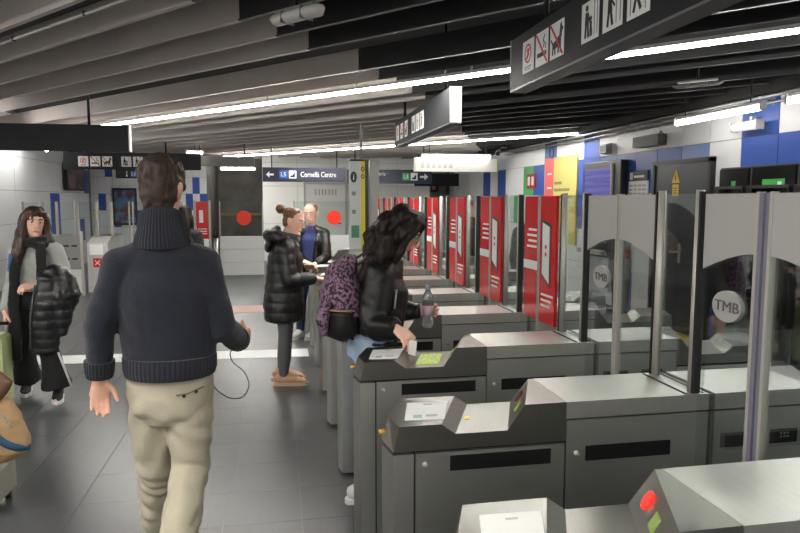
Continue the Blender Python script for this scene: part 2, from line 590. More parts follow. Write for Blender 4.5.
wall_tube((-1.40, 17.7, 2.43), (-0.55, 17.7, 2.43), 'short lit tube light over the dark tunnel mouth', emit_m=TUBE_L)
wall_tube((-1.6, 20.6, 2.6), (-0.7, 20.6, 2.6), 'tube light added inside the dark tunnel to brighten its wall', emit_m=TUBE_L)  # added lamp, lifts the tone of the tunnel's rear wall
wall_tube((-3.6, 17.6, 2.35), (-3.1, 17.6, 2.35), 'small lit tube light below the far pictogram sign')
wall_tube((-1.75, 13.9, 2.57), (-1.45, 13.9, 2.57), 'short lit tube light beside the hanging grey box')
# ================================================================== TICKET GATES
GX, GY0, PITCH_G, GD = 0.33, 1.17, 0.865, 0.30
LED_ON = mat('red_lamp_lit', (255, 30, 20), 0.3, emit=2.2)
LED_OFF = mat('red_lamp_dark', (110, 22, 20), 0.2)
LCD = mat('green_lcd', (128, 148, 78), 0.3, emit=0.12)
LCD_LIT = mat('green_display_lit', (176, 196, 88), 0.3, emit=0.35, col2=(120, 150, 70), vscale=60)
EMBLEM = mat('emblem_grey', (158, 157, 153), 0.4)
EMB_TXT = mat('emblem_letters', (78, 78, 80), 0.5)
KEYPAD = mat('keypad_dark', (44, 44, 44), 0.4)
YELLOW_ST = mat('yellow_sticker', (214, 186, 70), 0.5)

NEARP = [(.045, .90), (.185, .90), (.233, .865), (.412, .865), (.472, .95), (.62, .95)]
FARP = [(.095, .90), (.31, .90), (.36, .865), (.53, .865), (.60, .95), (.62, .95)]
def hood_mesh():
    b = bmesh.new()
    V = b.verts.new
    TN = [V((x, 0, z)) for x, z in NEARP]
    TF = [V((x, GD, z)) for x, z in FARP]
    M = V((.03, .12, .90))
    BN0, BM, BF0, BN1, BF1 = V((.025, 0, .815)), V((0, .1, .83)), V((.085, GD, .815)), V((.62, 0, .815)), V((.62, GD, .815))
    b.faces.new([TN[0], TN[1], TF[1], TF[0], M])
    for i in range(1, 5):
        b.faces.new([TN[i], TN[i + 1], TF[i + 1], TF[i]])
    b.faces.new([BN0, BN1] + TN[::-1])
    b.faces.new([BF1, BF0] + TF)
    b.faces.new([BN0, TN[0], M, BM]); b.faces.new([BM, M, TF[0], BF0])
    b.faces.new([BN1, BF1, TF[5], TN[5]])
    b.faces.new([BN0, BM, BF0, BF1, BN1])
    return b
def slope_pt(v, t, off=0.0):
    n0, n1 = Vector((NEARP[3][0], 0, NEARP[3][1])), Vector((NEARP[4][0], 0, NEARP[4][1]))
    f0, f1 = Vector((FARP[3][0], GD, FARP[3][1])), Vector((FARP[4][0], GD, FARP[4][1]))
    p = (n0.lerp(n1, t)).lerp(f0.lerp(f1, t), v)
    nrm = (n1 - n0).cross(f0 - n0).normalized()
    if nrm.x > 0: nrm = -nrm
    return p + nrm * off
def plate_on_slope(name, v0, v1, t0, t1, m, parent, oval=False, th=0.004):
    b = bmesh.new()
    if oval:
        uv = [((v0 + v1) / 2 + (v1 - v0) / 2 * math.cos(a), (t0 + t1) / 2 + (t1 - t0) / 2 * math.sin(a)) for a in [2 * PI * k / 20 for k in range(20)]]
    else:
        uv = [(v0, t0), (v1, t0), (v1, t1), (v0, t1)]
    A = [b.verts.new(slope_pt(v, t, -0.002)) for v, t in uv]
    B = [b.verts.new(slope_pt(v, t, th)) for v, t in uv]
    n = len(uv)
    b.faces.new(A); b.faces.new(B[::-1])
    for i in range(n):
        b.faces.new([A[i], B[i], B[(i + 1) % n], A[(i + 1) % n]])
    return mk(name, b, m, parent)

def flat_poly(name, pts, z0, z1, m, parent):
    b = bmesh.new(); prism(b, pts, 'z', z0, z1)
    return mk(name, b, m, parent)

def half_console(t, flip):
    """hood, end panel, door panel, slot and lock of one reader end; flip = the exit end, turned half a circle"""
    made = []
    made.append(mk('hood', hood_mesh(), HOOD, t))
    made.append(flat_poly('end_panel', [(.025, 0), (.093, 0), (.093, GD), (.085, GD), (0.004, .1)], .02, .806, STEEL, t))
    made.append(bx('door_panel', (.099, .617, 0, GD, .02, .806), STEEL, t))
    made.append(bx('core', (.09, .618, .012, GD - .012, 0, .815), GAP, t))
    sl = bx('slot_window', (.215, .567, -.0025, .01, .741, .793), BLACK, t); made.append(sl)
    b = bmesh.new(); tube(b, [(.131, -.006, .768), (.131, .004, .768)], .0095, 12)
    made.append(mk('lock', b, ALU, t, True))
    if flip:
        for o in made:
            o.location = (2 * 1.11, GD, 0)
            o.rotation_euler = (0, 0, PI)
    return made

def leaf(t, y_root, y_free, kind, emblem, wide=False):
    a, b_ = min(y_root, y_free), max(y_root, y_free)
    lf = bx('door_leaf', (1.110, 1.120, a, b_, .28, 1.652), GLASS, t)
    sgn = 1 if y_free > y_root else -1
    bx('leaf_edge', (1.104, 1.126, min(y_free, y_free - sgn * .012), max(y_free, y_free - sgn * .012), .26, 1.655), ALU, lf)
    if wide:
        bx('rubber_lip', (1.106, 1.124, min(y_free, y_free + sgn * .0165), max(y_free, y_free + sgn * .0165), .27, 1.652), mat('lip_grey', (112, 110, 126), .5), lf)
    if kind == 'grey':
        n = 10
        bot = [(y_root + (y_free - y_root) * k / n, 1.395 + .068 * math.sin(k / n * PI / 2)) for k in range(n + 1)]
        poly = bot + [(y_free, 1.65), (y_root, 1.65)]
        bm = bmesh.new(); prism(bm, poly, 'x', 1.1075, 1.1225)
        mk('frosted_film', bm, GREY_FILM, lf)
        if emblem:
            yc = (y_root + y_free) / 2 - .0
            bm = bmesh.new(); disc(bm, (1.115, yc, 1.283), 'x', .070, .051, t=.016, seg=32)
            em = mk('emblem', bm, EMBLEM, lf)
            text_mesh('lettering', 'TMB', .05, EMB_TXT, lf, (1.1055, yc - .004, 1.282), (PI / 2, 0, -PI / 2), ext=.001, align='CENTER', sx=1.25)
    else:
        ya, yb = (a + .0, b_ - .0)
        bm = bmesh.new(); box(bm, 1.1065, 1.1235, min(y_root + sgn * .06, y_free), max(y_root + sgn * .06, y_free), .955, 1.651)
        mk('red_film', bm, RED_FILM, lf)
        if sgn > 0:
            c = y_free - .10
            bm = bmesh.new(); prism(bm, [(c - .062, 1.155), (c + .062, 1.215), (c + .062, 1.525), (c - .062, 1.50)], 'x', 1.1045, 1.107)
            ph = mk('phone_outline', bm, BLACK_PRINT, lf)
            bm = bmesh.new(); prism(bm, [(c - .045, 1.178), (c + .050, 1.225), (c + .050, 1.508), (c - .045, 1.485)], 'x', 1.1035, 1.106)
            mk('phone_screen', bm, WHITE_PRINT, lf)
            for zz in (1.335, 1.375):
                bm = bmesh.new(); disc(bm, (1.103, c, zz), 'x', .012, .012, t=.002, seg=12); mk('dot', bm, RED_PRINT, lf)
            for q in range(3):
                bx('print_line', (1.1045, 1.107, y_free - .2 + .02 * q, y_free - .04, 1.105 - q * .03, 1.117 - q * .03), WHITE_PRINT, lf)
        else:
            for q in range(4):
                bx('print_line', (1.1045, 1.107, a + .03, a + .17 - .02 * (q % 2), 1.36 + q * .032, 1.372 + q * .032), WHITE_PRINT, lf)
            bx('print_band', (1.1045, 1.107, a + .002, b_ - .06, 1.235, 1.285), WHITE_PRINT, lf)

ORD = ['nearest', 'second', 'third', 'fourth', 'fifth', 'sixth', 'seventh', 'eighth', 'ninth', 'tenth']
GATE_LABEL = [
    'nearest steel ticket gate, cut by the picture\'s bottom edge, with a glowing red lamp',
    'second steel ticket gate from the camera, with white notice and closed grey glass doors',
    'third steel ticket gate, with the green display lit under a woman\'s card',
    'fourth steel ticket gate, just behind the woman with the purple backpack',
    'fifth steel ticket gate from the camera, in the row of red glass doors',
    'sixth steel ticket gate from the camera, in front of the woman in the long coat',
    'seventh steel ticket gate from the camera, beside the woman in the long coat',
    'eighth steel ticket gate from the camera, where the fair-haired woman passes',
    'ninth steel ticket gate, second from the far end of the row',
    'farthest steel ticket gate, beside the tall information totem']

def make_gate(i):
    t = thing('ticket_gate', GATE_LABEL[i], 'ticket gate', (GX, GY0 + PITCH_G * i, 0), 0, 'steel ticket gates in a row')
    half_console(t, False)
    half_console(t, True)
    # middle cabinets
    bx('cabinet_panel', (.623, 1.156, 0, GD, .02, .886), STEEL, t)
    bx('core', (.62, 1.15, .012, GD - .012, 0, .9), GAP, t)
    bx('top_plate', (.621, 1.157, -.001, GD + .001, .892, .95), STEEL_TOP, t)
    bx('cabinet_panel', (1.182, 1.597, 0, GD, .02, .886), STEEL, t)
    bx('core', (1.19, 1.6, .012, GD - .012, 0, .9), GAP, t)
    bx('core', (1.15, 1.19, .02, GD - .02, 0, .935), GAP, t)
    bx('top_plate', (1.181, 1.599, -.001, GD + .001, .892, .95), STEEL_TOP, t)
    bx('slot_window', (.693, 1.012, -.0025, .01, .74, .793), BLACK, t)
    bx('slot_window', (1.21, 1.34, -.0025, .01, .75, .803), KEYPAD, t)
    kp = bx('keypad', (1.41, 1.522, -.0025, .01, .752, .804), BLACK, t)
    if i < 3:
        for a in range(3):
            for c_ in range(2):
                bx('key', (1.45 + a * .014, 1.457 + a * .014, -.0045, -.002, .773 + c_ * .012, .779 + c_ * .012), ALU, kp)
    b = bmesh.new(); tube(b, [(.661, -.006, .769), (.661, .004, .769)], .0095, 12)
    mk('lock', b, ALU, t, True)
    for xx in (1.068, 1.135):
        bx('slot', (xx, xx + .010, .012, GD - .012, .949, .952), GAP, t)
    # posts, seals and the fixed pane between them
    for (yy, s_) in ((.035, -1), (GD - .035, 1)):
        b = bmesh.new(); tube(b, [(1.112, yy, .95), (1.112, yy, 1.665)], (.016, .014), 12)
        mk('post', b, ALU, t, True)
        bx('rubber_seal', (1.098, 1.128, min(yy + s_ * .014, yy + s_ * .024), max(yy + s_ * .014, yy + s_ * .024), .95, 1.66), RUBBER, t)
    bx('fixed_pane', (1.108, 1.116, .055, GD - .055, .95, 1.652), GLASS, t)
    half = (PITCH_G - GD) / 2
    leaf(t, -.002, -half + (.022 if i == 1 else .004), 'grey' if i < 3 else 'red', True, i == 1)
    leaf(t, GD + .002, GD + half - (.022 if i == 0 else .004), 'grey' if i < 2 else 'red', False, i == 0)
    # reader details
    flat_poly('notice', [(.072, .055), (.205, .045), (.268, .235), (.118, .24)], .9005, .9022, PAPER, t)
    if i < 4:
        flat_poly('notice_print', [(.105, .075), (.135, .073), (.142, .10), (.113, .102)], .9022, .9028, mat('green_print', (150, 196, 160), 0.6), t)
        flat_poly('notice_print', [(.15, .08), (.19, .077), (.196, .098), (.156, .10)], .9022, .9028, mat('grey_print', (180, 184, 188), 0.6), t)
        flat_poly('notice_print', [(.17, .205), (.2, .204), (.203, .213), (.173, .214)], .9022, .9028, mat('grey_print', (180, 184, 188), 0.6), t)
    plate_on_slope('red_lamp', .66, .80, .33, .74, LED_ON if i in (0, 6) else LED_OFF, t, oval=True)
    plate_on_slope('display', .34, .46, .34, .68, LCD, t)
    if i == 2:
        flat_poly('reader_display', [(.29, .05), (.40, .05), (.47, .25), (.36, .25)], .8653, .868, LCD_LIT, t)
    else:
        flat_poly('sticker', [(.30, .13), (.318, .13), (.328, .16), (.310, .16)], .8653, .867, YELLOW_ST, t)
    b = bmesh.new(); tube(b, [(.012, .06, .868), (-.012, .055, .868)], .008, 10)
    mk('button', b, mat('amber_button', (190, 140, 60), 0.4), t, True)
    return t
GATES = [make_gate(i) for i in range(10)]

# ---- totem at the end of the row
tt = thing('information_totem', 'tall information totem with yellow and black edges at the end of the gate row', 'totem', (1.10, 10.15, 0))
bx('body', (0, .17, 0, .12, 0, 2.22), mat('totem_grey', (186, 188, 188), 0.4), tt)
bx('yellow_edge', (.17, .235, -.004, .12, 0, 2.22), mat('totem_yellow', (206, 192, 40), 0.4), tt)
bx('black_edge', (.235, .29, -.004, .12, 0, 2.22), BLACK, tt)
bx('cap', (-.005, .295, -.006, .125, 2.22, 2.25), BLACK, tt)
b = bmesh.new(); disc(b, (.06, -.003, 1.98), 'y', .05, .085, t=.006); mk('round_badge', b, BLACK_PRINT, tt)
text_mesh('badge_letter', 'i', .13, WHITE_PRINT, tt, (.06, -.007, 1.975), (PI / 2, 0, 0), align='CENTER')
for zz, c in ((1.70, 'totem_icon'), (1.42, 'totem_icon')):
    bx('icon', (.03, .09, -.004, 0, zz, zz + .06), mat(c, (110, 116, 124), 0.5), tt)
bx('green_icon', (.02, .14, -.004, 0, 1.05, 1.24), mat('totem_green', (58, 122, 92), 0.5), tt)
for zz in (2.10, 1.99):
    b = bmesh.new(); disc(b, (.2, -.005, zz), 'y', .027, .036, t=.004); mk('round_icon', b, BLACK_PRINT, tt)
    b = bmesh.new(); disc(b, (.2, -.007, zz), 'y', .013, .020, t=.004); mk('icon_hole', b, mat('totem_yellow', (206, 192, 40)), tt)
tag(tb('suspension_rod', [(1.28, 10.2, 2.26), (1.28, 10.2, 3.29)], .022, ALU), 'thin pale rod from the ceiling down to the information totem', 'rod')
bm = bmesh.new(); box(bm, 1.42, 1.56, 10.2, 10.40, 0, 2.24)
tag(mk('steel_pillar', bm, mat('pillar_grey', (150, 149, 145), 0.4, 0.3)), 'slim grey pillar standing right behind the information totem', 'pillar')

# ================================================================== HANGING SIGNS
def P2(o, u, v, w):
    return o
def sign_shapes(kind):
    """flat polygons (colour key, list of (u,v)) inside a unit square"""
    K, R_ = 'k', 'r'
    def circ(cx, cy, r, n=12, r2=None):
        r2 = r2 or r
        return [(cx + r * math.cos(2 * PI * i / n), cy + r2 * math.sin(2 * PI * i / n)) for i in range(n)]
    def bar(x0, y0, x1, y1, w_):
        d = Vector((x1 - x0, y1 - y0)); n = Vector((-d.y, d.x)).normalized() * w_ / 2
        return [(x0 + n.x, y0 + n.y), (x0 - n.x, y0 - n.y), (x1 - n.x, y1 - n.y), (x1 + n.x, y1 + n.y)]
    if kind == 'ring':
        out = []
        for i in range(14):
            a0, a1 = 2 * PI * i / 14, 2 * PI * (i + 1) / 14
            out.append(('r', [(.5 + .3 * math.cos(a0), .58 + .3 * math.sin(a0)), (.5 + .3 * math.cos(a1), .58 + .3 * math.sin(a1)), (.5 + .24 * math.cos(a1), .58 + .24 * math.sin(a1)), (.5 + .24 * math.cos(a0), .58 + .24 * math.sin(a0))]))
        out += [('r', bar(.34, .42, .66, .74, .05)), ('r', circ(.5, .66, .08)), ('r', bar(.42, .44, .58, .58, .08)), ('g', bar(.2, .17, .8, .17, .04)), ('g', bar(.2, .10, .7, .10, .03))]
        return out
    if kind == 'smoke':
        return [('k', bar(.14, .32, .74, .32, .13)), ('k', bar(.78, .32, .88, .32, .13)), ('k', bar(.62, .5, .72, .62, .05)), ('k', bar(.72, .62, .62, .72, .05)), ('k', bar(.62, .72, .74, .86, .05)), ('k', bar(.8, .45, .84, .62, .05)), ('r', bar(.05, .97, .95, .03, .08))]
    if kind == 'dog':
        return [('k', [(.18, .42), (.45, .5), (.75, .62), (.82, .45), (.8, .3), (.3, .26)]), ('k', [(.68, .55), (.74, .88), (.84, .94), (.86, .82), (.97, .74), (.86, .64), (.84, .5)]), ('k', bar(.24, .42, .2, .1, .09)), ('k', bar(.38, .35, .38, .1, .09)), ('k', bar(.62, .35, .62, .1, .09)), ('k', bar(.76, .42, .78, .1, .09)), ('k', bar(.2, .42, .08, .56, .06)), ('r', bar(.05, .97, .95, .03, .08))]
    if kind == 'adult':
        return [('k', circ(.32, .84, .08)), ('k', [(.24, .74), (.4, .74), (.44, .44), (.2, .44)]), ('k', bar(.27, .46, .24, .1, .1)), ('k', bar(.38, .46, .42, .1, .1)), ('k', circ(.56, .55, .06)), ('k', [(.5, .48), (.62, .48), (.62, .3), (.5, .3)]), ('k', bar(.53, .3, .52, .1, .07)), ('k', bar(.6, .3, .62, .1, .07)), ('k', bar(.4, .68, .52, .44, .06)), ('g', bar(.76, .1, .76, .93, .03)), ('g', bar(.92, .1, .92, .93, .03)), ('g', bar(.76, .93, .92, .93, .03))]
    if kind == 'person':
        return [('k', circ(.36, .84, .08)), ('k', [(.28, .74), (.44, .74), (.5, .42), (.26, .42)]), ('k', bar(.32, .44, .26, .1, .1)), ('k', bar(.42, .44, .52, .1, .1)), ('k', bar(.44, .7, .62, .52, .06)), ('g', bar(.7, .1, .7, .93, .03)), ('g', bar(.9, .1, .9, .93, .03)), ('g', bar(.7, .93, .9, .93, .03))]
    return [('k', circ(.42, .82, .08)), ('k', [(.34, .72), (.5, .72), (.52, .42), (.34, .42)]), ('k', bar(.4, .42, .3, .12, .1)), ('k', bar(.46, .44, .62, .14, .1)), ('k', bar(.48, .66, .7, .6, .06)), ('g', bar(.16, .1, .16, .93, .03)), ('g', bar(.82, .1, .82, .93, .03))]
INK = {'k': BLACK_PRINT, 'r': RED_PRINT, 'g': mat('grey_print2', (110, 110, 112), 0.5)}
def pictogram(parent, kind, u0, v0, sz, to3d, hgt=None):
    """white square with a black and red figure; to3d(u, v, lift)"""
    hgt = hgt or sz
    def poly(name, pts, l0, l1, m, par):
        b = bmesh.new()
        A = [b.verts.new(to3d(u, v, l0)) for u, v in pts]
        B = [b.verts.new(to3d(u, v, l1)) for u, v in pts]
        n = len(pts)
        b.faces.new(A); b.faces.new(B[::-1])
        for i in range(n): b.faces.new([A[i], B[i], B[(i + 1) % n], A[(i + 1) % n]])
        return mk(name, b, m, par)
    pl = poly('pictogram', [(u0, v0), (u0 + sz, v0), (u0 + sz, v0 + hgt), (u0, v0 + hgt)], 0, .002, WHITE_PRINT, parent)
    lift = {'k': (.002, .003), 'g': (.002, .003), 'r': (.003, .004)}
    for c in ('k', 'g', 'r'):
        b = bmesh.new(); any_ = False
        for cc, pts in sign_shapes(kind):
            if cc != c: continue
            any_ = True
            A = [b.verts.new(to3d(u0 + u * sz, v0 + v * hgt, lift[c][0])) for u, v in pts]
            B = [b.verts.new(to3d(u0 + u * sz, v0 + v * hgt, lift[c][1])) for u, v in pts]
            n = len(pts)
            b.faces.new(A); b.faces.new(B[::-1])
            for i in range(n): b.faces.new([A[i], B[i], B[(i + 1) % n], A[(i + 1) % n]])
        if any_: mk('figure' if c == 'k' else ('red_mark' if c == 'r' else 'door_lines'), b, INK[c], pl)
        else: b.free()
KINDS = ['ring', 'smoke', 'dog', 'adult', 'person', 'leaving']

def side_sign(loc, length, label, picts, rods):
    """sign parallel to the gate row, facing the hall (-x); local y runs away from the camera"""
    t = thing('hanging_sign', label, 'sign', loc, 0, 'charcoal hanging pictogram signs')
    bx('board', (0, .10, 0, length, 0, .30), SIGN_DARK, t, bevel=.004)
    bx('edge_trim', (-.002, .102, -.006, 0, -.002, .302), ALU, t)
    bx('edge_trim', (-.002, .102, length, length + .006, -.002, .302), mat('pale_edge', (198, 198, 198), 0.5), t)
    bx('bottom_trim', (-.003, .103, 0, length, -.012, 0), mat('trim_grey', (120, 120, 122), 0.4, 0.5), t)
    for q, (y, k) in enumerate(picts):
        pictogram(t, k, y, .06, .17, lambda u, v, l: (-l, length - u, v), .18)
    for y in rods:
        tb('rod', [(.05, y, .30), (.05, y, 3.29 - loc[2])], .016, BLACK, t, 8)
    return t
side_sign((1.43, 1.95, 2.30), 2.02, 'nearest charcoal hanging sign with six white pictograms, at the top right',
          [(.205 + q * .198, KINDS[q]) for q in range(3)] + [(.968 + q * .208, KINDS[3 + q]) for q in range(3)], (.45, 1.6))
side_sign((1.48, 5.62, 2.30), 2.70, 'smaller looking charcoal hanging sign with pictograms over the fourth ticket gate',
          [(.10 + q * .27, KINDS[q]) for q in range(3)] + [(1.06 + q * .215, KINDS[3 + q]) for q in range(3)], (.35, 2.3))

def front_sign(loc, x1, z1, label, picts, rods, m=SIGN_DARK):
    t = thing('hanging_sign', label, 'sign', loc, 0, 'charcoal hanging pictogram signs')
    bx('board', (0, x1, 0, .10, 0, z1), m, t, bevel=.004)
    for x, k in picts:
        pictogram(t, k, x, .055, .18, lambda u, v, l: (u, -l, v), .19)
    for x in rods:
        tb('rod', [(x, .05, z1), (x, .05, 3.29 - loc[2])], .016, BLACK, t, 8)
    return t
s = front_sign((-4.1, 8.35, 2.20), 2.39, .305, 'blank back of a wide charcoal hanging sign at the left edge', [], (.5, 1.95))
bx('edge_trim', (2.39, 2.405, -.003, .103, -.003, .308), mat('pale_edge', (198, 198, 198)), s)
s = front_sign((-3.95, 13.5, 2.21), 2.5, .32, 'distant charcoal hanging sign with six pictograms above the left gates',
           [(.27 + q * .213, KINDS[q]) for q in range(3)] + [(1.04 + q * .213, KINDS[3 + q]) for q in range(3)], (.3, 1.85))
bx('lower_board', (.93, 2.2, 0, .08, -.165, 0), SIGN_DARK, s)
b = bmesh.new(); prism(b, [(1.11, -.11), (1.13, -.14), (1.15, -.11), (1.135, -.11), (1.135, -.03), (1.125, -.03), (1.125, -.11)], 'y', -.004, 0); mk('arrow', b, WHITE_PRINT, s)
bx('line_badge', (1.2, 1.31, -.004, 0, -.14, -.03), mat('line_blue', (48, 96, 180), 0.5), s)
text_mesh('badge_text', 'L5', .085, WHITE_PRINT, s, (1.255, -.006, -.085), (PI / 2, 0, 0), align='CENTER')

def arrow_poly(x, z, d, sz):
    return [(x, z), (x - d * sz * .45, z + sz * .4), (x - d * sz * .45, z + sz * .12), (x - d * sz, z + sz * .12), (x - d * sz, z - sz * .12), (x - d * sz * .45, z - sz * .12), (x - d * sz * .45, z - sz * .4)]
def dir_sign(loc, wid, label, left):
    t = thing('direction_sign', label, 'sign', loc)
    H_ = .315
    bx('board', (0, wid, 0, .06, 0, H_), SIGN_BLUE, t)
    zc = H_ / 2
    if left:
        b = bmesh.new(); prism(b, arrow_poly(.07, zc, -1, .17), 'y', -.003, 0); mk('arrow', b, WHITE_PRINT, t)
        bx('line_badge', (.36, .54, -.003, 0, .075, .245), mat('line_blue', (48, 96, 180)), t)
        text_mesh('badge_text', 'L5', .13, WHITE_PRINT, t, (.45, -.005, zc), (PI / 2, 0, 0), align='CENTER')
        bx('stairs_badge', (.57, .73, -.003, 0, .075, .245), WHITE_PRINT, t)
        b = bmesh.new(); prism(b, [(.60, .10), (.70, .10), (.70, .20), (.675, .20), (.675, .17), (.65, .17), (.65, .14), (.6, .14)], 'y', -.005, -.003); mk('stairs_icon', b, BLACK_PRINT, t)
        text_mesh('lettering', 'Cornell\u00e0 Centre', .165, WHITE_PRINT, t, (.82, -.003, zc), (PI / 2, 0, 0), sx=.72)
    else:
        text_mesh('lettering', 'Zona Universit\u00e0ria \u00b7', .125, WHITE_PRINT, t, (.06, -.003, .22), (PI / 2, 0, 0), sx=.88)
        text_mesh('lettering', 'Trinitat Nova', .125, WHITE_PRINT, t, (.06, -.003, .09), (PI / 2, 0, 0), sx=.88)
        bx('line_badge', (1.28, 1.44, -.003, 0, .075, .245), mat('line_green', (70, 160, 96), 0.5), t)
        text_mesh('badge_text', 'L3', .12, WHITE_PRINT, t, (1.36, -.005, zc), (PI / 2, 0, 0), align='CENTER')
        bx('stairs_badge', (1.47, 1.63, -.003, 0, .075, .245), WHITE_PRINT, t)
        b = bmesh.new(); prism(b, [(1.50, .10), (1.60, .10), (1.60, .20), (1.575, .20), (1.575, .17), (1.55, .17), (1.55, .14), (1.5, .14)], 'y', -.005, -.003); mk('stairs_icon', b, BLACK_PRINT, t)
        b = bmesh.new(); prism(b, arrow_poly(1.88, zc, 1, .19), 'y', -.003, 0); mk('arrow', b, WHITE_PRINT, t)
    for x in (.2, wid - .2): tb('rod', [(x, .03, H_), (x, .03, 3.29 - loc[2])], .012, BLACK, t, 8)
    return t
dir_sign((-.30, 14.90, 2.03), 1.83, 'dark blue direction sign reading Cornell\u00e0 Centre hanging before the white end wall', True)
dir_sign((1.54, 14.90, 2.0), 1.97, 'dark blue direction sign with green badge and right arrow beside the totem', False)

# ---- glass barriers with white plank bases and red dots
def barrier(x0, x1, y, dotx, label):
    t = thing('glass_barrier', label, 'barrier', (x0, y, 0))
    W = x1 - x0
    for (z0, z1) in ((.03, .30), (.31, .58), (.59, .86)):
        bx('plank', (0, W, 0, .06, z0, z1), mat('plank_white', (214, 215, 214), 0.4), t)
    bx('pane', (.02, W - .02, .025, .037, .87, 1.605), GLASS, t)
    for x in (0, W - .025):
        bx('post', (x, x + .025, .015, .05, 0, 1.61), ALU, t)
    b = bmesh.new(); disc(b, (dotx - x0, .02, 1.25), 'y', .155, t=.006, seg=28)
    mk('red_dot', b, mat('dot_red', (236, 52, 32), 0.5), t)
barrier(-1.21, -.30, 14.45, -.70, 'glass barrier with red dot on white planks before the dark tunnel')
barrier(.35, 1.95, 14.45, 1.22, 'glass barrier with red dot in front of the white service door')

rs = thing('advert_stand', 'narrow red advertising panel on glass left of the red dot barrier', 'advert panel', (-1.69, 14.3, 0))
bx('base', (0, .3, 0, .06, 0, .8), STEEL, rs)
bx('red_face', (.03, .27, .01, .04, .82, 1.6), RED_FILM, rs)
bx('white_picture', (.09, .17, .004, .01, 1.16, 1.42), WHITE_PRINT, rs)
for q in range(3): bx('print_line', (.06, .24, .004, .01, .92 + q * .05, .94 + q * .05), WHITE_PRINT, rs)
bx('post', (-.02, .02, .0, .05, .0, 1.62), ALU, rs); bx('post', (.28, .32, .0, .05, 0, 1.62), ALU, rs)
bs = thing('barrier_post', 'short steel post with black round cap beside the red advert panel', 'post', (-1.28, 14.35, 0))
tb('column', [(0, 0, 0), (0, 0, .86)], .05, STEEL, bs, 14)
tb('cap', [(0, 0, .86), (0, 0, 1.0)], [.07, .055], BLACK, bs, 14, dome=.5)

# ---- far left gates, facing the camera
def left_gate(x, label, red):
    t = thing('exit_gate', label, 'ticket gate', (x, 12.25, 0), 0, 'far gates at the left')
    b = bmesh.new()
    prism(b, [(0, 0.02), (1.25, 0.02), (1.25, .93), (1.2, .97), (.35, .97), (0.02, .88)], 'x', 0, .34)
    mk('body', b, mat('gate_white', (200, 199, 196), 0.35), t)
    bx('top_plate', (-.01, .35, .32, 1.27, .968, .985), STEEL_TOP, t)
    bx('front_panel', (.04, .30, -.008, .02, .05, .72), mat('gate_grey', (188, 187, 184), 0.4), t)
    d = bx('status_display', (.10, .24, -.014, 0, .46, .62), mat('display_red', (190, 26, 40), 0.3, emit=.5 if red else .1), t)
    for a in (1, -1):
        b = bmesh.new()
        hexa(b, [(.17 - .04, -.017, .54 - a * .04 - .008), (.17 - .04, -.014, .54 - a * .04 - .008), (.17 - .04, -.014, .54 - a * .04 + .008), (.17 - .04, -.017, .54 - a * .04 + .008),
                 (.17 + .04, -.017, .54 + a * .04 - .008), (.17 + .04, -.014, .54 + a * .04 - .008), (.17 + .04, -.014, .54 + a * .04 + .008), (.17 + .04, -.017, .54 + a * .04 + .008)])
        mk('cross_bar', b, WHITE_PRINT, d)
    bx('notice', (.05, .27, -.012, 0, .68, .86), PAPER, t)
    for xx in (.03, .27):
        bx('post', (xx, xx + .04, .6, .65, .97, 1.6), ALU, t)
    bx('fixed_pane', (.07, .27, .615, .63, .985, 1.59), GLASS, t)
    bx('door_leaf', (-.26, -.01, .615, .63, .3, 1.595), GLASS, t)
    bx('door_leaf', (.35, .60, .615, .63, .3, 1.595), GLASS, t)
    for x0 in (-.28, .585):
        bx('leaf_edge', (x0, x0 + .02, .60, .645, .28, 1.6), ALU, t)
    return t
left_gate(-4.20, 'far exit gate partly hidden behind the woman with the suitcase', False)
left_gate(-3.27, 'far white exit gate with a red cross display, left of the man', True)
left_gate(-2.34, 'far exit gate hidden mostly behind the man in the navy jumper', True)
hg = thing('wheelchair_gate', 'wide dark grey swing gate with slots behind the woman with the suitcase', 'gate', (-3.76, 12.0, 0))
b = bmesh.new(); box(b, 0, .46, 0, .04, .46, 1.03); mk('leaf', b, mat('gate_leaf', (128, 127, 124), .4), hg)
for r_ in range(2):
    for c_ in range(3):
        bx('slot', (.06 + c_ * .13, .15 + c_ * .13, -.004, 0, .62 + r_ * .22, .65 + r_ * .22), BLACK, hg)
bx('post', (.46, .5, -.01, .05, 0, 1.1), ALU, hg)
bx('lower_panel', (0, .46, .005, .035, .05, .45), mat('gate_white', (200, 199, 196)), hg)
tvp = thing('wall_screen', 'black framed screen with dim red picture on the far left wall', 'screen', (LEFT_X + .05, 16.6, 1.86))
bx('frame', (.0, .08, 0, 1.4, 0, .62), BLACK, tvp); bx('picture', (.08, .085, .05, 1.35, .05, .57), mat('dim_picture', (70, 40, 44), .4, col2=(120, 90, 92), vscale=3), tvp)
pp = thing('advert_poster', 'dark framed poster on the end wall behind the left gates', 'poster', (-4.35, Y_END - .06, .95))
bx('frame', (0, .62, 0, .04, 0, 1.0), BLACK, pp); bx('picture', (.05, .57, -.006, 0, .06, .94), mat('poster_dim', (84, 46, 52), .4, col2=(70, 110, 150), vscale=4), pp)
hb = thing('hanging_box', 'grey hanging light box below the far slats beside the tunnel mouth', 'light box', (-1.75, 14.25, 2.33))
bx('casing', (0, 1.3, 0, .15, 0, .2), mat('casing_grey', (120, 120, 118), .5), hb)
for x in (.2, 1.1): tb('rod', [(x, .07, .2), (x, .07, .94)], .012, BLACK, hb, 8)

# ================================================================== RIGHT WALL OBJECTS
XW = WALL_X - .012
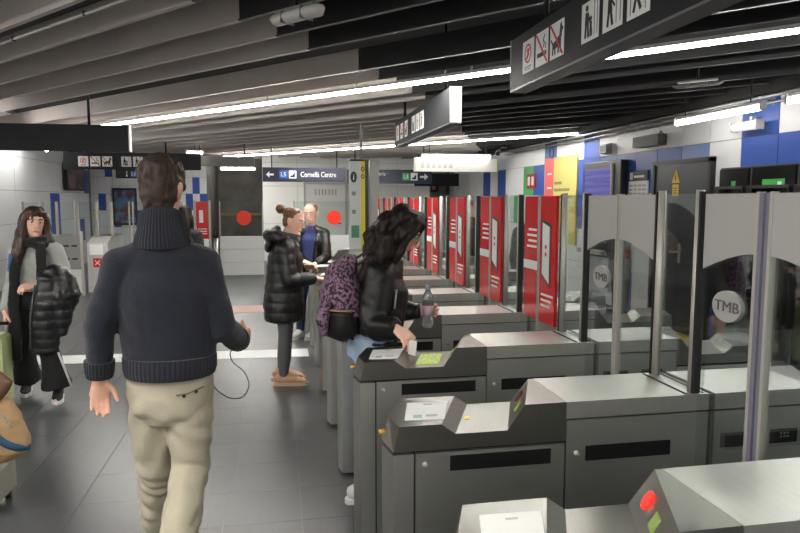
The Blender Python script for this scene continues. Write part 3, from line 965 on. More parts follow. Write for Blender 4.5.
# double door
DG = mat('door_charcoal', (52, 55, 60), 0.32, var=.05, vscale=3)
d1 = tag(empty('door_1', (XW, 6.78, 0)), kind='structure')
for y0 in (.03, .57):
    lf = bx('door_leaf', (-.05, -.005, y0, y0 + .535, .01, 2.07), DG, d1)
FRM = mat('door_frame_black', (20, 20, 22), .4)
bx('door_frame', (-.07, 0, -.02, .03, 0, 2.11), FRM, d1); bx('door_frame', (-.07, 0, 1.11, 1.16, 0, 2.11), FRM, d1); bx('door_frame', (-.07, 0, -.02, 1.16, 2.07, 2.12), FRM, d1)
bx('handle_plate', (-.062, -.05, .51, .55, .86, 1.10), ALU, d1)
tb('door_handle', [(-.06, .53, 1.0), (-.11, .53, 1.0), (-.11, .65, .99)], .011, ALU, d1, 10)
ws = bx('warning_plate', (-.056, -.05, .60, .72, 1.68, 1.82), mat('warning_yellow', (226, 190, 40), .5), d1)
b = bmesh.new(); prism(b, [(.58, 1.84), (.74, 1.84), (.66, 2.0)], 'x', -.056, -.05); mk('warning_triangle', b, mat('warning_yellow', (226, 190, 40)), d1)
b = bmesh.new(); prism(b, [(.65, 1.87), (.672, 1.87), (.665, 1.91), (.678, 1.92), (.655, 1.96), (.662, 1.925), (.65, 1.92)], 'x', -.058, -.056); mk('bolt_symbol', b, BLACK_PRINT, d1)
for q in range(3): bx('print_line', (-.058, -.056, .62, .70, 1.71 + q * .03, 1.72 + q * .03), BLACK_PRINT, d1)
bm = bmesh.new(); box(bm, WALL_X - .62, WALL_X - .02, 6.7, 8.0, 0, .003)
tag(mk('floor_marking', bm, mat('floor_yellow', (196, 170, 60), .5)), 'yellow marking on the floor in front of the grey double door', 'floor marking')

# vending machines
def vending(y, w_, label, green):
    t = thing('vending_machine', label, 'vending machine', (XW - .34, y, 0), 0, 'black vending machines')
    body = mat('vending_black', (11, 11, 12), .3)
    bx('cabinet', (.02, .34, 0, w_, 0, 1.96), body, t, bevel=.008)
    bx('top_header', (0, .02, .02, w_ - .02, 1.70, 1.94), mat('vending_header', (15, 16, 17), .15), t)
    bx('window_frame', (0, .02, .02, .05, .5, 1.74), body, t); bx('window_frame', (0, .02, w_ - .12, w_ - .02, .5, 1.74), body, t)
    bx('back_panel', (.0195, .0205, .05, w_ - .12, .62, 1.72), mat('vending_inside', (60, 30, 30), .5), t)
    r2 = random.Random(int(y * 10))
    for sh in range(5):
        z = .66 + sh * .21
        bx('shelf', (-.045, .02, .05, w_ - .12, z, z + .012), ALU, t)
        n = int((w_ - .2) / .085)
        for q in range(n):
            c = r2.choice([(196, 44, 40), (206, 90, 40), (222, 222, 216), (160, 30, 34), (210, 170, 60)])
            yy = .07 + q * .085
            bx('snack_packet', (-.03, .01, yy, yy + .062, z + .013, z + .013 + r2.uniform(.11, .15)), mat('packet_%d_%d_%d' % c, c, .4), t, bevel=.008)
    bx('glass', (-.06, -.052, .04, w_ - .1, .55, 1.74), glass_mat('vending_glass', (150, 150, 150)), t)
    bx('side_rail', (-.06, 0, .02, .04, .5, 1.75), body, t); bx('side_rail', (-.06, 0, w_ - .1, w_ - .02, .5, 1.75), body, t)
    bx('lamp_rail', (-.06, 0, .02, w_ - .02, 1.74, 1.77), mat('dim_rail', (46, 45, 44), .4), t)
    pad = bx('coin_panel', (-.064, -.06, w_ - .09, w_ - .03, 1.1, 1.4), KEYPAD, t)
    bx('flap', (-.02, 0, .08, w_ - .12, .22, .42), mat('flap_grey', (60, 60, 62), .3), t)
    if green:
        g = bx('green_label', (-.006, 0, .14, .42, 1.705, 1.825), mat('label_green', (60, 168, 80), .4, emit=.15), t)
        b = bmesh.new(); prism(b, [(.17, 1.73), (.22, 1.73), (.22, 1.80), (.17, 1.80)], 'x', -.008, -.006); mk('label_mark', b, WHITE_PRINT, g)
    else:
        g = bx('green_label', (-.006, 0, .20, .26, 1.74, 1.82), mat('label_green', (60, 168, 80)), t)
    return t
vending(5.775, .47, 'black vending machine with snacks, next to the grey double door', False)
vending(5.175, .59, 'black vending machine with a large green label, at the right edge', True)
vending(4.57, .59, 'black vending machine outside the picture, nearest the camera', False)

# ticket machine with bluish screen
tm = thing('ticket_machine', 'tall black ticket machine with a bluish screen against the right wall', 'ticket machine', (XW - .12, 8.66, 0))
bx('cabinet', (.0, .12, 0, 1.15, 0, 2.2), BLACK, tm, bevel=.01)
bx('screen', (-.01, 0, .26, 1.08, 1.55, 2.1), mat('screen_blue', (96, 92, 168), .2, emit=.35, col2=(60, 60, 130), vscale=3, stretch=(1, .2, 6)), tm)
bx('side_rail', (-.03, 0, .20, .235, .3, 2.15), ALU, tm)
bx('lower_screen', (-.01, 0, .3, .95, 1.0, 1.35), mat('screen_dim', (150, 152, 176), .2, emit=.25), tm)
bx('shelf', (-.12, 0, .26, 1.08, .82, .88), ALU, tm)
bx('lower_door', (-.008, 0, .08, 1.07, .1, .78), mat('machine_grey', (186, 188, 190), .4), tm)
# small poster beside the door
np_ = thing('notice_board', 'small white notice with black heading on the blue wall panel', 'notice', (XW - .02, 8.13, 1.60))
bx('sheet', (0, .02, 0, .48, 0, .29), PAPER, np_)
bx('heading', (-.002, .02, 0, .48, .29, .43), BLACK_PRINT, np_)
bx('badge', (-.004, 0, .37, .45, .31, .41), WHITE_PRINT, np_)
bx('heading_line', (-.004, -.001, .08, .34, .335, .365), WHITE_PRINT, np_)
for r_ in range(4):
    for c_ in range(4):
        bx('print_line', (-.002, 0, .04 + c_ * .11, .12 + c_ * .11, .05 + r_ * .055, .075 + r_ * .055), mat('grey_print', (180, 184, 188)), np_)
# yellow and red poster
yp = thing('wall_poster', 'tall yellow poster with a red panel on its left, on the right wall', 'poster', (XW - .03, 10.25, .88))
bx('yellow_sheet', (0, .03, 0, .92, 0, 1.50), mat('poster_yellow', (188, 180, 104), .6), yp)
bx('red_sheet', (-.001, .03, .92, 1.32, .80, 1.50), mat('poster_red', (206, 88, 84), .45), yp)
bx('lower_sheet', (0, .03, .92, 1.32, 0, .80), mat('poster_yellow', (214, 204, 86)), yp)
for q, (zz, a) in enumerate(((1.02, .3), (.90, .62), (.78, .75))):
    bx('print_line', (-.003, 0, .88 - a, .88, zz, zz + .05), mat('olive_print', (120, 112, 50), .5), yp)
for zz in (.66, .3):
    bx('print_mark', (-.003, 0, .78, .84, zz, zz + .06), RED_PRINT, yp)
for zz in (.95, 1.2): bx('print_mark', (-.003, -.001, 1.0, 1.2, zz, zz + .03), WHITE_PRINT, yp)
hs = thing('hose_sign', 'small red fire hose sign on the right wall', 'sign', (XW - .03, 12.05, 1.86))
bx('plate', (0, .03, 0, .42, 0, .27), mat('hose_red', (160, 44, 36), .5), hs)
bx('icon', (-.003, 0, .25, .36, .05, .22), WHITE_PRINT, hs); bx('icon', (-.003, 0, .06, .17, .05, .22), WHITE_PRINT, hs)
# emergency spotlight on the wall
ef = thing('emergency_light', 'white emergency light fitting on a blue panel of the right wall', 'light', (XW - .02, 5.98, 2.33))
bx('bracket', (-.04, .02, .16, .2, .08, .16), HOUSING, ef)
b = bmesh.new(); tube(b, [(-.09, 0, .06), (-.09, .36, .06)], (.05, .045), 14); mk('diffuser', b, mat('fitting_white', (225, 225, 222), .25, emit=.5), ef, True)
bx('end_cap', (-.14, -.04, -.02, .0, .01, .11), HOUSING, ef); bx('end_cap', (-.14, -.04, .36, .38, .01, .11), HOUSING, ef)
vb = thing('ventilation_box', 'grey ventilation box with cables above the double door', 'box', (XW - .12, 7.75, 2.33))
bx('casing', (0, .12, 0, .62, 0, .14), mat('vent_dark', (82, 82, 80), .5), vb)
for q in range(5): bx('slat', (-.006, 0, .05, .57, .015 + q * .024, .025 + q * .024), mat('vent_slat', (60, 60, 60), .5), vb)
tb('cable', [(0, .0, .1), (-.03, -.1, .16), (-.02, -.2, .08), (.0, -.16, .02), (.02, -.05, .03)], .008, BLACK, vb, 8)
# pipes under the ceiling along the wall
for q, (dx, z, r_, lab) in enumerate(((.16, 2.64, .018, 'upper thin grey pipe along the top of the right wall'), (.10, 2.585, .013, 'lower thin grey pipe along the top of the right wall'))):
    p = tag(empty('pipe_run', (WALL_X - dx, 4.2, z)), lab, 'pipe')
    tb('pipe', [(0, 0, 0), (0, 9.4, 0)], r_, mat('pipe_grey', (150, 150, 148), .35, .6), p, 10)
    for k in range(8): bx('clip', (-.02, dx - .014, .5 + k * 1.2, .53 + k * 1.2, -.012, .012), HOUSING, p)
sp = thing('loudspeaker', 'small grey loudspeaker on the wall above the ticket machine', 'loudspeaker', (XW - .1, 9.15, 2.31))
b = bmesh.new(); prism(b, [(0, .02), (.1, 0), (.1, .16), (0, .13)], 'y', 0, .2); mk('case', b, mat('speaker_grey', (150, 152, 150), .5), sp)
bx('grille', (-.004, .004, .02, .18, .03, .12), KEYPAD, sp)
cm = thing('surveillance_camera', 'white surveillance camera on an arm near the far end of the right wall', 'camera', (4.55, 13.3, 2.62))
tb('body', [(0, 0, 0), (-.12, -.32, -.05)], .055, mat('camera_white', (206, 206, 202), .4), cm, 12); tb('lens', [(-.12, -.32, -.05), (-.135, -.36, -.056)], .045, BLACK, cm, 12); tb('arm', [(0, 0, .03), (.1, .05, .1), (.33, .1, .1)], .02, HOUSING, cm, 8)
rg = thing('cable_ring', 'dark ring of coiled cable hanging from the pipe over the yellow poster', 'cable', (WALL_X - .12, 11.1, 2.46))
b = bmesh.new(); tube(b, [(.0, .09 * math.cos(a), .09 * math.sin(a)) for a in [2 * PI * k / 18 for k in range(19)]], .012, 8, hint=(1, 0, 0)); mk('coil', b, mat('cable_dark', (44, 50, 70), .5), rg, True)
# ceiling spots
def oval_lamp(loc, rz, L, label, m, k=1.0):
    t = thing('bulkhead_lamp', label, 'light', loc, rz)
    b = bmesh.new(); tube(b, [(-L / 2, 0, 0), (-L / 2 + .04, 0, -.012), (L / 2 - .04, 0, -.012), (L / 2, 0, 0)], [(.02 * k, .015 * k), (.05 * k, .035 * k), (.05 * k, .035 * k), (.02 * k, .015 * k)], 14, hint=(0, 0, 1))
    mk('diffuser', b, m, t, True)
    bx('base', (-L / 2 + .05, L / 2 - .05, -.028, .028, .018, .034), mat('rib_grey', (120, 120, 118), .4), t)
    for x in (-.08, .08): bx('rib', (x - .004, x + .004, -.051 * k, .051 * k, -.048 * k, .022), mat('rib_grey', (120, 120, 118), .4), t)
    tb('stem', [(0, 0, .03), (0, 0, .58)], .012, BLACK, t, 8)
    return t
oval_lamp((.13, 3.97, 2.70), math.atan2(DV.y, DV.x), .42, 'unlit oval emergency lamp between the pale and the black slats', mat('lamp_clear', (206, 204, 200), .25))
oval_lamp((3.92, 5.75, 2.72), math.atan2(DV.y, DV.x), .45, 'slim unlit emergency lamp among the black slats at the right', mat('lamp_dim', (120, 120, 118), .3), .5)
# far right hanging box and signs
wb = thing('hanging_sign', 'white translucent hanging box with faint print far back at the right', 'sign', (2.82, 13.5, 2.22))
bx('box_body', (0, 1.77, 0, .14, 0, .29), mat('box_white', (206, 206, 200), .5), wb)
for q in range(6): bx('print_mark', (.12 + q * .12, .20 + q * .12, -.004, 0, .07, .21), mat('faint_print', (168, 168, 164), .5), wb)
for x in (.2, 1.55): tb('rod', [(x, .07, .29), (x, .07, 1.06)], .014, BLACK, wb, 8)
fs = thing('hanging_sign', 'dark hanging sign with faint green badge at the far right end', 'sign', (3.42, 16.4, 1.98))
bx('board', (0, 1.15, 0, .08, 0, .32), SIGN_DARK, fs); bx('badge', (.1, .26, -.004, 0, .07, .24), mat('line_green', (70, 160, 96)), fs); text_mesh('badge_text', 'L3', .12, WHITE_PRINT, fs, (.18, -.006, .155), (PI / 2, 0, 0), align='CENTER')
for x in (.1, 1.0): tb('rod', [(x, .04, .32), (x, .04, 1.3)], .014, BLACK, fs, 8)
h2 = thing('hose_sign', 'small brown-red sign on the far end wall under the dark sign', 'sign', (4.25, Y_END - .03, 1.86))
bx('plate', (0, .42, 0, .03, 0, .36), mat('hose_brown', (140, 66, 48), .5), h2); bx('icon', (.07, .17, -.003, 0, .07, .29), WHITE_PRINT, h2); bx('icon', (.23, .33, -.003, 0, .07, .29), WHITE_PRINT, h2)
# ================================================================== PEOPLE
SKIN = mat('skin', (214, 164, 142), 0.5, var=.06, vscale=18)
SKIN_L = mat('skin_light', (226, 180, 160), 0.5, var=.05, vscale=18)
EYE_W = mat('eye_white', (226, 222, 216), 0.3)
EYE_D = mat('iris_dark', (38, 26, 20), 0.2)
LIP = mat('lips', (190, 118, 108), 0.5)
HAIR_BK = mat('hair_black', (20, 15, 14), 0.55, spec=.25, col2=(34, 23, 20), vscale=20, stretch=(6, 6, .6))
HAIR_BR = mat('hair_dark_brown', (40, 29, 24), 0.6, spec=.3, col2=(58, 43, 34), vscale=60, stretch=(6, 6, .6))
HAIR_RED = mat('hair_brown_red', (44, 30, 26), 0.4, col2=(70, 42, 32), vscale=18, stretch=(6, 6, .6))
HAIR_LB = mat('hair_mid_brown', (96, 66, 48), 0.42, col2=(128, 92, 66), vscale=22, stretch=(6, 6, .8))
HAIR_BL = mat('hair_fair', (118, 90, 62), 0.5, col2=(144, 112, 80), vscale=22, stretch=(6, 6, .8))

def V3(*a):
    return Vector(a)

def smooth_path(P, n=6):
    out = []
    for i in range(len(P) - 1):
        p0, p1, p2, p3 = P[max(i - 1, 0)], P[i], P[i + 1], P[min(i + 2, len(P) - 1)]
        for k in range(n):
            t = k / n
            out.append(.5 * ((2 * p1) + (p2 - p0) * t + (2 * p0 - 5 * p1 + 4 * p2 - p3) * t * t + (3 * p1 - p0 - 3 * p2 + p3) * t ** 3))
    return out + [P[-1]]

def remeshed(name, bm, m, parent, voxel=.009, smooth=4, disp=None, origin=Vector((0, 0, 0))):
    """union of overlapping closed shapes as ONE continuous surface, smoothed and optionally displaced"""
    bmesh.ops.recalc_face_normals(bm, faces=bm.faces)
    me = bpy.data.meshes.new(name + '_src'); bm.to_mesh(me); bm.free()
    tmp = bpy.data.objects.new('tmp', me); link(tmp)
    md = tmp.modifiers.new('r', 'REMESH'); md.mode = 'VOXEL'; md.voxel_size = voxel
    dg = bpy.context.evaluated_depsgraph_get()
    out = bpy.data.meshes.new_from_object(tmp.evaluated_get(dg))
    bpy.data.objects.remove(tmp, do_unlink=True); bpy.data.meshes.remove(me)
    n = len(out.vertices)
    co = np.empty(n * 3); out.vertices.foreach_get('co', co); co = co.reshape(n, 3)
    ed = np.empty(len(out.edges) * 2, dtype=np.int64); out.edges.foreach_get('vertices', ed); ed = ed.reshape(-1, 2)
    a = np.concatenate([ed[:, 0], ed[:, 1]]); b = np.concatenate([ed[:, 1], ed[:, 0]])
    deg = np.maximum(np.bincount(a, minlength=n), 1)[:, None]
    def lap(c):
        return np.stack([np.bincount(a, weights=c[b, k], minlength=n) for k in range(3)], 1) / deg
    for _ in range(smooth):
        co = co + .55 * (lap(co) - co)
        co = co - .50 * (lap(co) - co) * .9
    if disp is not None:
        out.vertices.foreach_set('co', co.ravel()); out.update()
        nr = np.empty(n * 3); out.vertices.foreach_get('normal', nr); nr = nr.reshape(n, 3)
        d = np.array([disp(Vector(p), q) for p, q in zip(co, nr)])
        co = co + nr * d[:, None]
    co = co - np.array(origin)[None, :]
    out.vertices.foreach_set('co', co.ravel()); out.update()
    out.name = name
    out.materials.clear()
    o = mesh_obj(name, out, m, parent, smooth=True)
    return o

def folds(amp=.006, sx=9, sz=5, amp2=.0):
    def f(p, nrm):
        v = noise.noise(Vector((p.x * sx, p.y * sx, p.z * sz))) * amp
        v += noise.noise(Vector((p.x * sx * 2.4 + 5, p.y * sx * 2.4, p.z * sz * 3.2))) * amp * .5
        return v
    return f
def quilt(amp=.011, step=.085, z0=0.0, fold=.005):
    g = folds(fold)
    def f(p, nrm):
        u = (p.z - z0) / step
        return amp * (abs(math.sin(PI * u)) ** .6 - .7) + g(p, nrm)
    return f
def strands(amp=.006, s=70, sz=7, wave=0.0, wfreq=40):
    def f(p, nrm):
        v = noise.noise(Vector((p.x * s, p.y * s, p.z * sz))) * amp + noise.noise(Vector((p.x * s * .35, p.y * s * .35, p.z * sz * 1.7))) * amp * 1.2
        if wave: v += wave * math.sin(p.z * wfreq + 3 * noise.noise(Vector((p.x * 12, p.y * 12, 0))))
        return v
    return f

def seg_pts(a, b, n):
    return [a.lerp(b, k / n) for k in range(n)]
def limb(bm, pts, rads, seg=14, hint=(0, 1, 0), dome=.9, sub=3):
    P, R = [], []
    for i in range(len(pts) - 1):
        for k in range(sub):
            t = k / sub
            P.append(Vector(pts[i]).lerp(Vector(pts[i + 1]), t))
            r0, r1 = rads[i], rads[i + 1]
            if not isinstance(r0, tuple): r0 = (r0, r0)
            if not isinstance(r1, tuple): r1 = (r1, r1)
            ts = t * t * (3 - 2 * t)
            R.append((r0[0] + (r1[0] - r0[0]) * ts, r0[1] + (r1[1] - r0[1]) * ts))
    P.append(Vector(pts[-1])); r1 = rads[-1]; R.append(r1 if isinstance(r1, tuple) else (r1, r1))
    tube(bm, P, R, seg, hint, True, dome)

def hand(bm, wr, d, n, th, curl=.35, sc=1.0, spread=.02):
    """palm and five fingers. d: wrist->knuckles, n: palm side, th: towards the thumb"""
    wr = Vector(wr); d = Vector(d).normalized(); n = Vector(n); n = (n - d * n.dot(d)).normalized()
    s = Vector(th); s = (s - d * s.dot(d) - n * s.dot(n)).normalized()
    tube(bm, [wr - d * .02 * sc, wr + d * .02 * sc, wr + d * .06 * sc, wr + d * .088 * sc], [(.025 * sc, .02 * sc), (.031 * sc, .018 * sc), (.040 * sc, .0155 * sc), (.037 * sc, .012 * sc)], 14, n, True, .5)
    for i, (ln, r) in enumerate(((.070, .0088), (.079, .009), (.073, .0086), (.057, .0078))):
        base = wr + d * (.080 - .004 * abs(i - 1)) * sc + s * (.029 - .0195 * i) * sc
        dirv = (d + s * spread * (1.5 - i) * 4).normalized()
        P = [base]; a = 0.0
        for k, fr in enumerate((.42, .32, .26)):
            a += curl * (1.0 if k else .8)
            v = (dirv * math.cos(a) + n * math.sin(a)).normalized()
            P.append(P[-1] + v * ln * fr * sc * 1.08)
        tube(bm, P, [r * sc, r * .96 * sc, r * .9 * sc, r * .75 * sc], 10, s, True, .9)
    base = wr + d * .022 * sc + s * .022 * sc + n * .004 * sc
    v1 = (d * .62 + s * .72 + n * .25).normalized(); v2 = (d * .85 + s * .3 + n * .35).normalized()
    tube(bm, [base, base + v1 * .036 * sc, base + v1 * .036 * sc + v2 * .028 * sc, base + v1 * .036 * sc + v2 * .05 * sc], [.0145 * sc, .0115 * sc, .0105 * sc, .008 * sc], 10, n, True, .9)

class Head:
    def __init__(s, c, f, up=(0, 0, 1), sc=1.0):
        s.c = Vector(c); s.f = Vector(f).normalized()
        u = Vector(up); s.u = (u - s.f * u.dot(s.f)).normalized(); s.r = s.f.cross(s.u).normalized(); s.sc = sc
    def p(s, r, f, u):
        return s.c + (s.r * r + s.f * f + s.u * u) * s.sc
    def rings(s, bm, rows, seg=20):
        tube(bm, [s.p(0, f, u) for u, f, _ in rows], [(r[0] * s.sc, r[1] * s.sc) for _, _, r in rows], seg, s.f, True, 0)
def head_solid(bm, H, ears=True):
    H.rings(bm, [(-.120, .046, (.020, .016)), (-.112, .042, (.034, .034)), (-.09, .030, (.049, .058)), (-.055, .014, (.060, .076)), (-.015, .006, (.068, .088)), (.03, 0, (.074, .096)), (.068, -.004, (.073, .094)), (.098, -.008, (.058, .074)), (.115, -.010, (.030, .040))])
    # nose, lips, brow, cheeks, chin
    tube(bm, [H.p(0, .088, .022), H.p(0, .104, -.012), H.p(0, .113, -.030), H.p(0, .094, -.040)], [(.007 * H.sc, .009 * H.sc), (.010 * H.sc, .011 * H.sc), (.015 * H.sc, .011 * H.sc), (.012 * H.sc, .006 * H.sc)], 10, H.f, True, .6)
    tube(bm, [H.p(-.042, .078, .028), H.p(0, .094, .030), H.p(.042, .078, .028)], .010 * H.sc, 8, H.u, True, .8)
    tube(bm, [H.p(-.020, .078, -.066), H.p(0, .088, -.066), H.p(.020, .078, -.066)], .010 * H.sc, 8, H.u, True, .8)
    tube(bm, [H.p(-.012, .074, -.100), H.p(.012, .074, -.100)], .017 * H.sc, 8, H.u, True, .8)
    if ears:
        for q in (-1, 1):
            tube(bm, [H.p(.070 * q, -.008, -.036), H.p(.080 * q, -.016, -.006), H.p(.082 * q, -.020, .016)], [(.007, .012), (.009, .017), (.008, .013)], 10, H.f, True, .8)
def face_parts(root, H, origin, brow=HAIR_BK, lips=True, glasses=False):
    for q in (-1, 1):
        b = bmesh.new(); bmesh.ops.create_uvsphere(b, u_segments=12, v_segments=8, radius=.0108 * H.sc)
        bmesh.ops.translate(b, verts=b.verts, vec=H.p(.031 * q, .0775, .004) - origin)
        e = mk('eye', b, EYE_W, root, True)
        b = bmesh.new(); bmesh.ops.create_uvsphere(b, u_segments=10, v_segments=6, radius=.0068 * H.sc)
        bmesh.ops.translate(b, verts=b.verts, vec=H.p(.031 * q, .0838, .003) - origin)
        mk('iris', b, EYE_D, e, True)
        tb('eyebrow', [H.p(.014 * q, .096, .026) - origin, H.p(.034 * q, .091, .031) - origin, H.p(.052 * q, .076, .024) - origin], [.0035, .004, .0025], brow, root, 8)
    if lips:
        tb('lips', [H.p(-.022, .085, -.066) - origin, H.p(0, .0965, -.064) - origin, H.p(.022, .085, -.066) - origin], [(.003, .003), (.005, .0065), (.003, .003)], LIP, root, 8, hint=H.u)
    if glasses:
        g = empty('spectacles'); g.parent = root
        for q in (-1, 1):
            tb('rim', [H.p((.031 + .024 * math.cos(a)) * q, .106 - .008 * abs(math.cos(a) + 1) * .5, .002 + .019 * math.sin(a)) - origin for a in [2 * PI * k / 14 for k in range(15)]], .0022, BLACK, g, 6, hint=H.f)
            tb('temple', [H.p(.055 * q, .098, .006) - origin, H.p(.076 * q, .04, .008) - origin, H.p(.078 * q, -.02, .004) - origin], .002, BLACK, g, 6)
        tb('bridge', [H.p(-.008, .108, .004) - origin, H.p(.008, .108, .004) - origin], .002, BLACK, g, 6)

HAIRCAP = [(-.075, -.062, (.05, .030)), (-.045, -.050, (.068, .050)), (-.01, -.036, (.080, .068)), (.040, -.024, (.0855, .086)), (.056, -.004, (.0845, .102)), (.085, -.001, (.082, .104)), (.110, -.006, (.066, .083)), (.126, -.008, (.034, .045))]
def shoe(root, ankle, toe_dir, m, sole_m, origin, L=.25, wd=.044, lift=0.0, up=(0, 0, 1), name='shoe'):
    """ankle: point on the floor under the ankle; toe_dir: horizontal direction"""
    a = Vector(ankle); d = Vector(toe_dir).normalized(); u = Vector(up); u = (u - d * u.dot(d)).normalized()
    b = bmesh.new()
    P = [(-.065, .045), (-.03, .05), (.03, .052), (.09, .040), (.14, .031), (L - .075, .024)]
    R = [(.030, .036), (.038, .046), (.041, .048), (wd, .036), (wd, .028), (wd * .7, .018)]
    tube(b, [a + d * x + u * (z + .012) for x, z in P], R, 14, u, True, .7)
    tube(b, [a + u * .04 - d * .01, a + u * .115 - d * .005], [(.04, .05), (.037, .043)], 14, d, True, 0)
    o = remeshed(name, b, m, root, .006, 4, None, origin)
    b = bmesh.new()
    s = d.cross(u).normalized()
    prof = [(-.10, .0), (-.09, .028), (-.04, .036), (.03, .037), (.09, wd + .003), (.14, wd + .002), (L - .06, wd * .75), (L - .03, .0)]
    ring = [(x, y) for x, y in prof] + [(x, -y) for x, y in prof[-2:0:-1]]
    A = [b.verts.new(a + d * x + s * y - origin) for x, y in ring]
    B = [b.verts.new(a + d * x + s * y + u * .026 - origin) for x, y in ring]
    n = len(ring)
    b.faces.new(A); b.faces.new(B[::-1])
    for i in range(n): b.faces.new([A[i], B[i], B[(i + 1) % n], A[(i + 1) % n]])
    mk('sole', b, sole_m, o)
    return o

def torso(bm, J, fwd, r, hint=None, top=True):
    """r: hip, waist, chest, shoulder half sizes"""
    pel, chest, neck = Vector(J['pel']), Vector(J['chest']), Vector(J['neck'])
    mid = pel.lerp(chest, .5)
    sh = chest.lerp(neck, .62)
    P = [pel - (chest - pel).normalized() * r.get('drop', .06), pel, mid, chest, sh, neck]
    R = [r['hem'], r['hip'], r['waist'], r['chest'], r['sh'], r['neck']]
    limb(bm, P, R, 22, fwd, .0, 4)

def body_mesh(root, J, H, fwd, skin, origin, sc=1.0, hands=(), male=False, bare_torso=True):
    b = bmesh.new()
    m = 1.08 if male else 1.0
    torso(b, J, fwd, dict(hem=(.13 * m, .085), hip=(.145 * m, .095), waist=(.115 * m, .085), chest=(.140 * m, .098), sh=(.11 * m, .06), neck=(.05, .052)))
    tube(b, [Vector(J['neck']) - (H.p(0, -.02, -.06) - Vector(J['neck'])) * .4, Vector(J['neck']), H.p(0, -.012, -.06), H.p(0, -.01, -.02)], [.06 * m, .053 * m, .050 * m, .05], 16, fwd, True, .3)
    for s in 'LR':
        limb(b, [J['sh' + s], J['el' + s], J['wr' + s]], [.046 * m, .037 * m, (.026 * m, .024 * m)])
        limb(b, [J['hip' + s], J['kn' + s], J['an' + s]], [.078 * m, .052 * m, .036 * m])
        a = Vector(J['an' + s]); t = Vector(J['toe' + s])
        tube(b, [a, a.lerp(t, .5) - V3(0, 0, .014), t], [.032, .022, .014], 10, (0, 0, 1), True, .6)
        hd = J['hand' + s]
        hand(b, J['wr' + s], *hd)
    head_solid(b, H)
    return remeshed('body', b, skin, root, .0058, 3, None, origin)

def sleeves(bm, J, r, ext=0.0, sides='LR'):
    for s in sides:
        e, w_ = Vector(J['el' + s]), Vector(J['wr' + s])
        limb(bm, [J['sh' + s], Vector(J['sh' + s]).lerp(e, .5), e, e.lerp(w_, .5), w_.lerp(e, ext)], [r[0], r[1], r[2], r[3], r[4]], 16, (0, 1, 0), .25, 3)
        sh = Vector(J['sh' + s])
        bmesh.ops.create_uvsphere(bm, u_segments=16, v_segments=10, radius=r[0] * 1.02, matrix=Matrix.Translation(sh))
        nk = Vector(J['neck']); ch = Vector(J['chest'])
        limb(bm, [nk.lerp(ch, .22), nk.lerp(sh, .55) - V3(0, 0, .012), sh], [r[0] * .86, r[0] * .92, r[0] * .98], 14, (0, 1, 0), .5, 3)
def legs(bm, J, r, sides='LR', low=0.0, fwd=(0, 1, 0)):
    for s in sides:
        k, a = Vector(J['kn' + s]), Vector(J['an' + s])
        h = Vector(J['hip' + s])
        limb(bm, [h + V3(0, 0, .06), h.lerp(k, .45), k, k.lerp(a, .5), a.lerp(k, low)], [r[0], r[1], r[2], r[3], r[4]], 18, fwd, .1, 3)

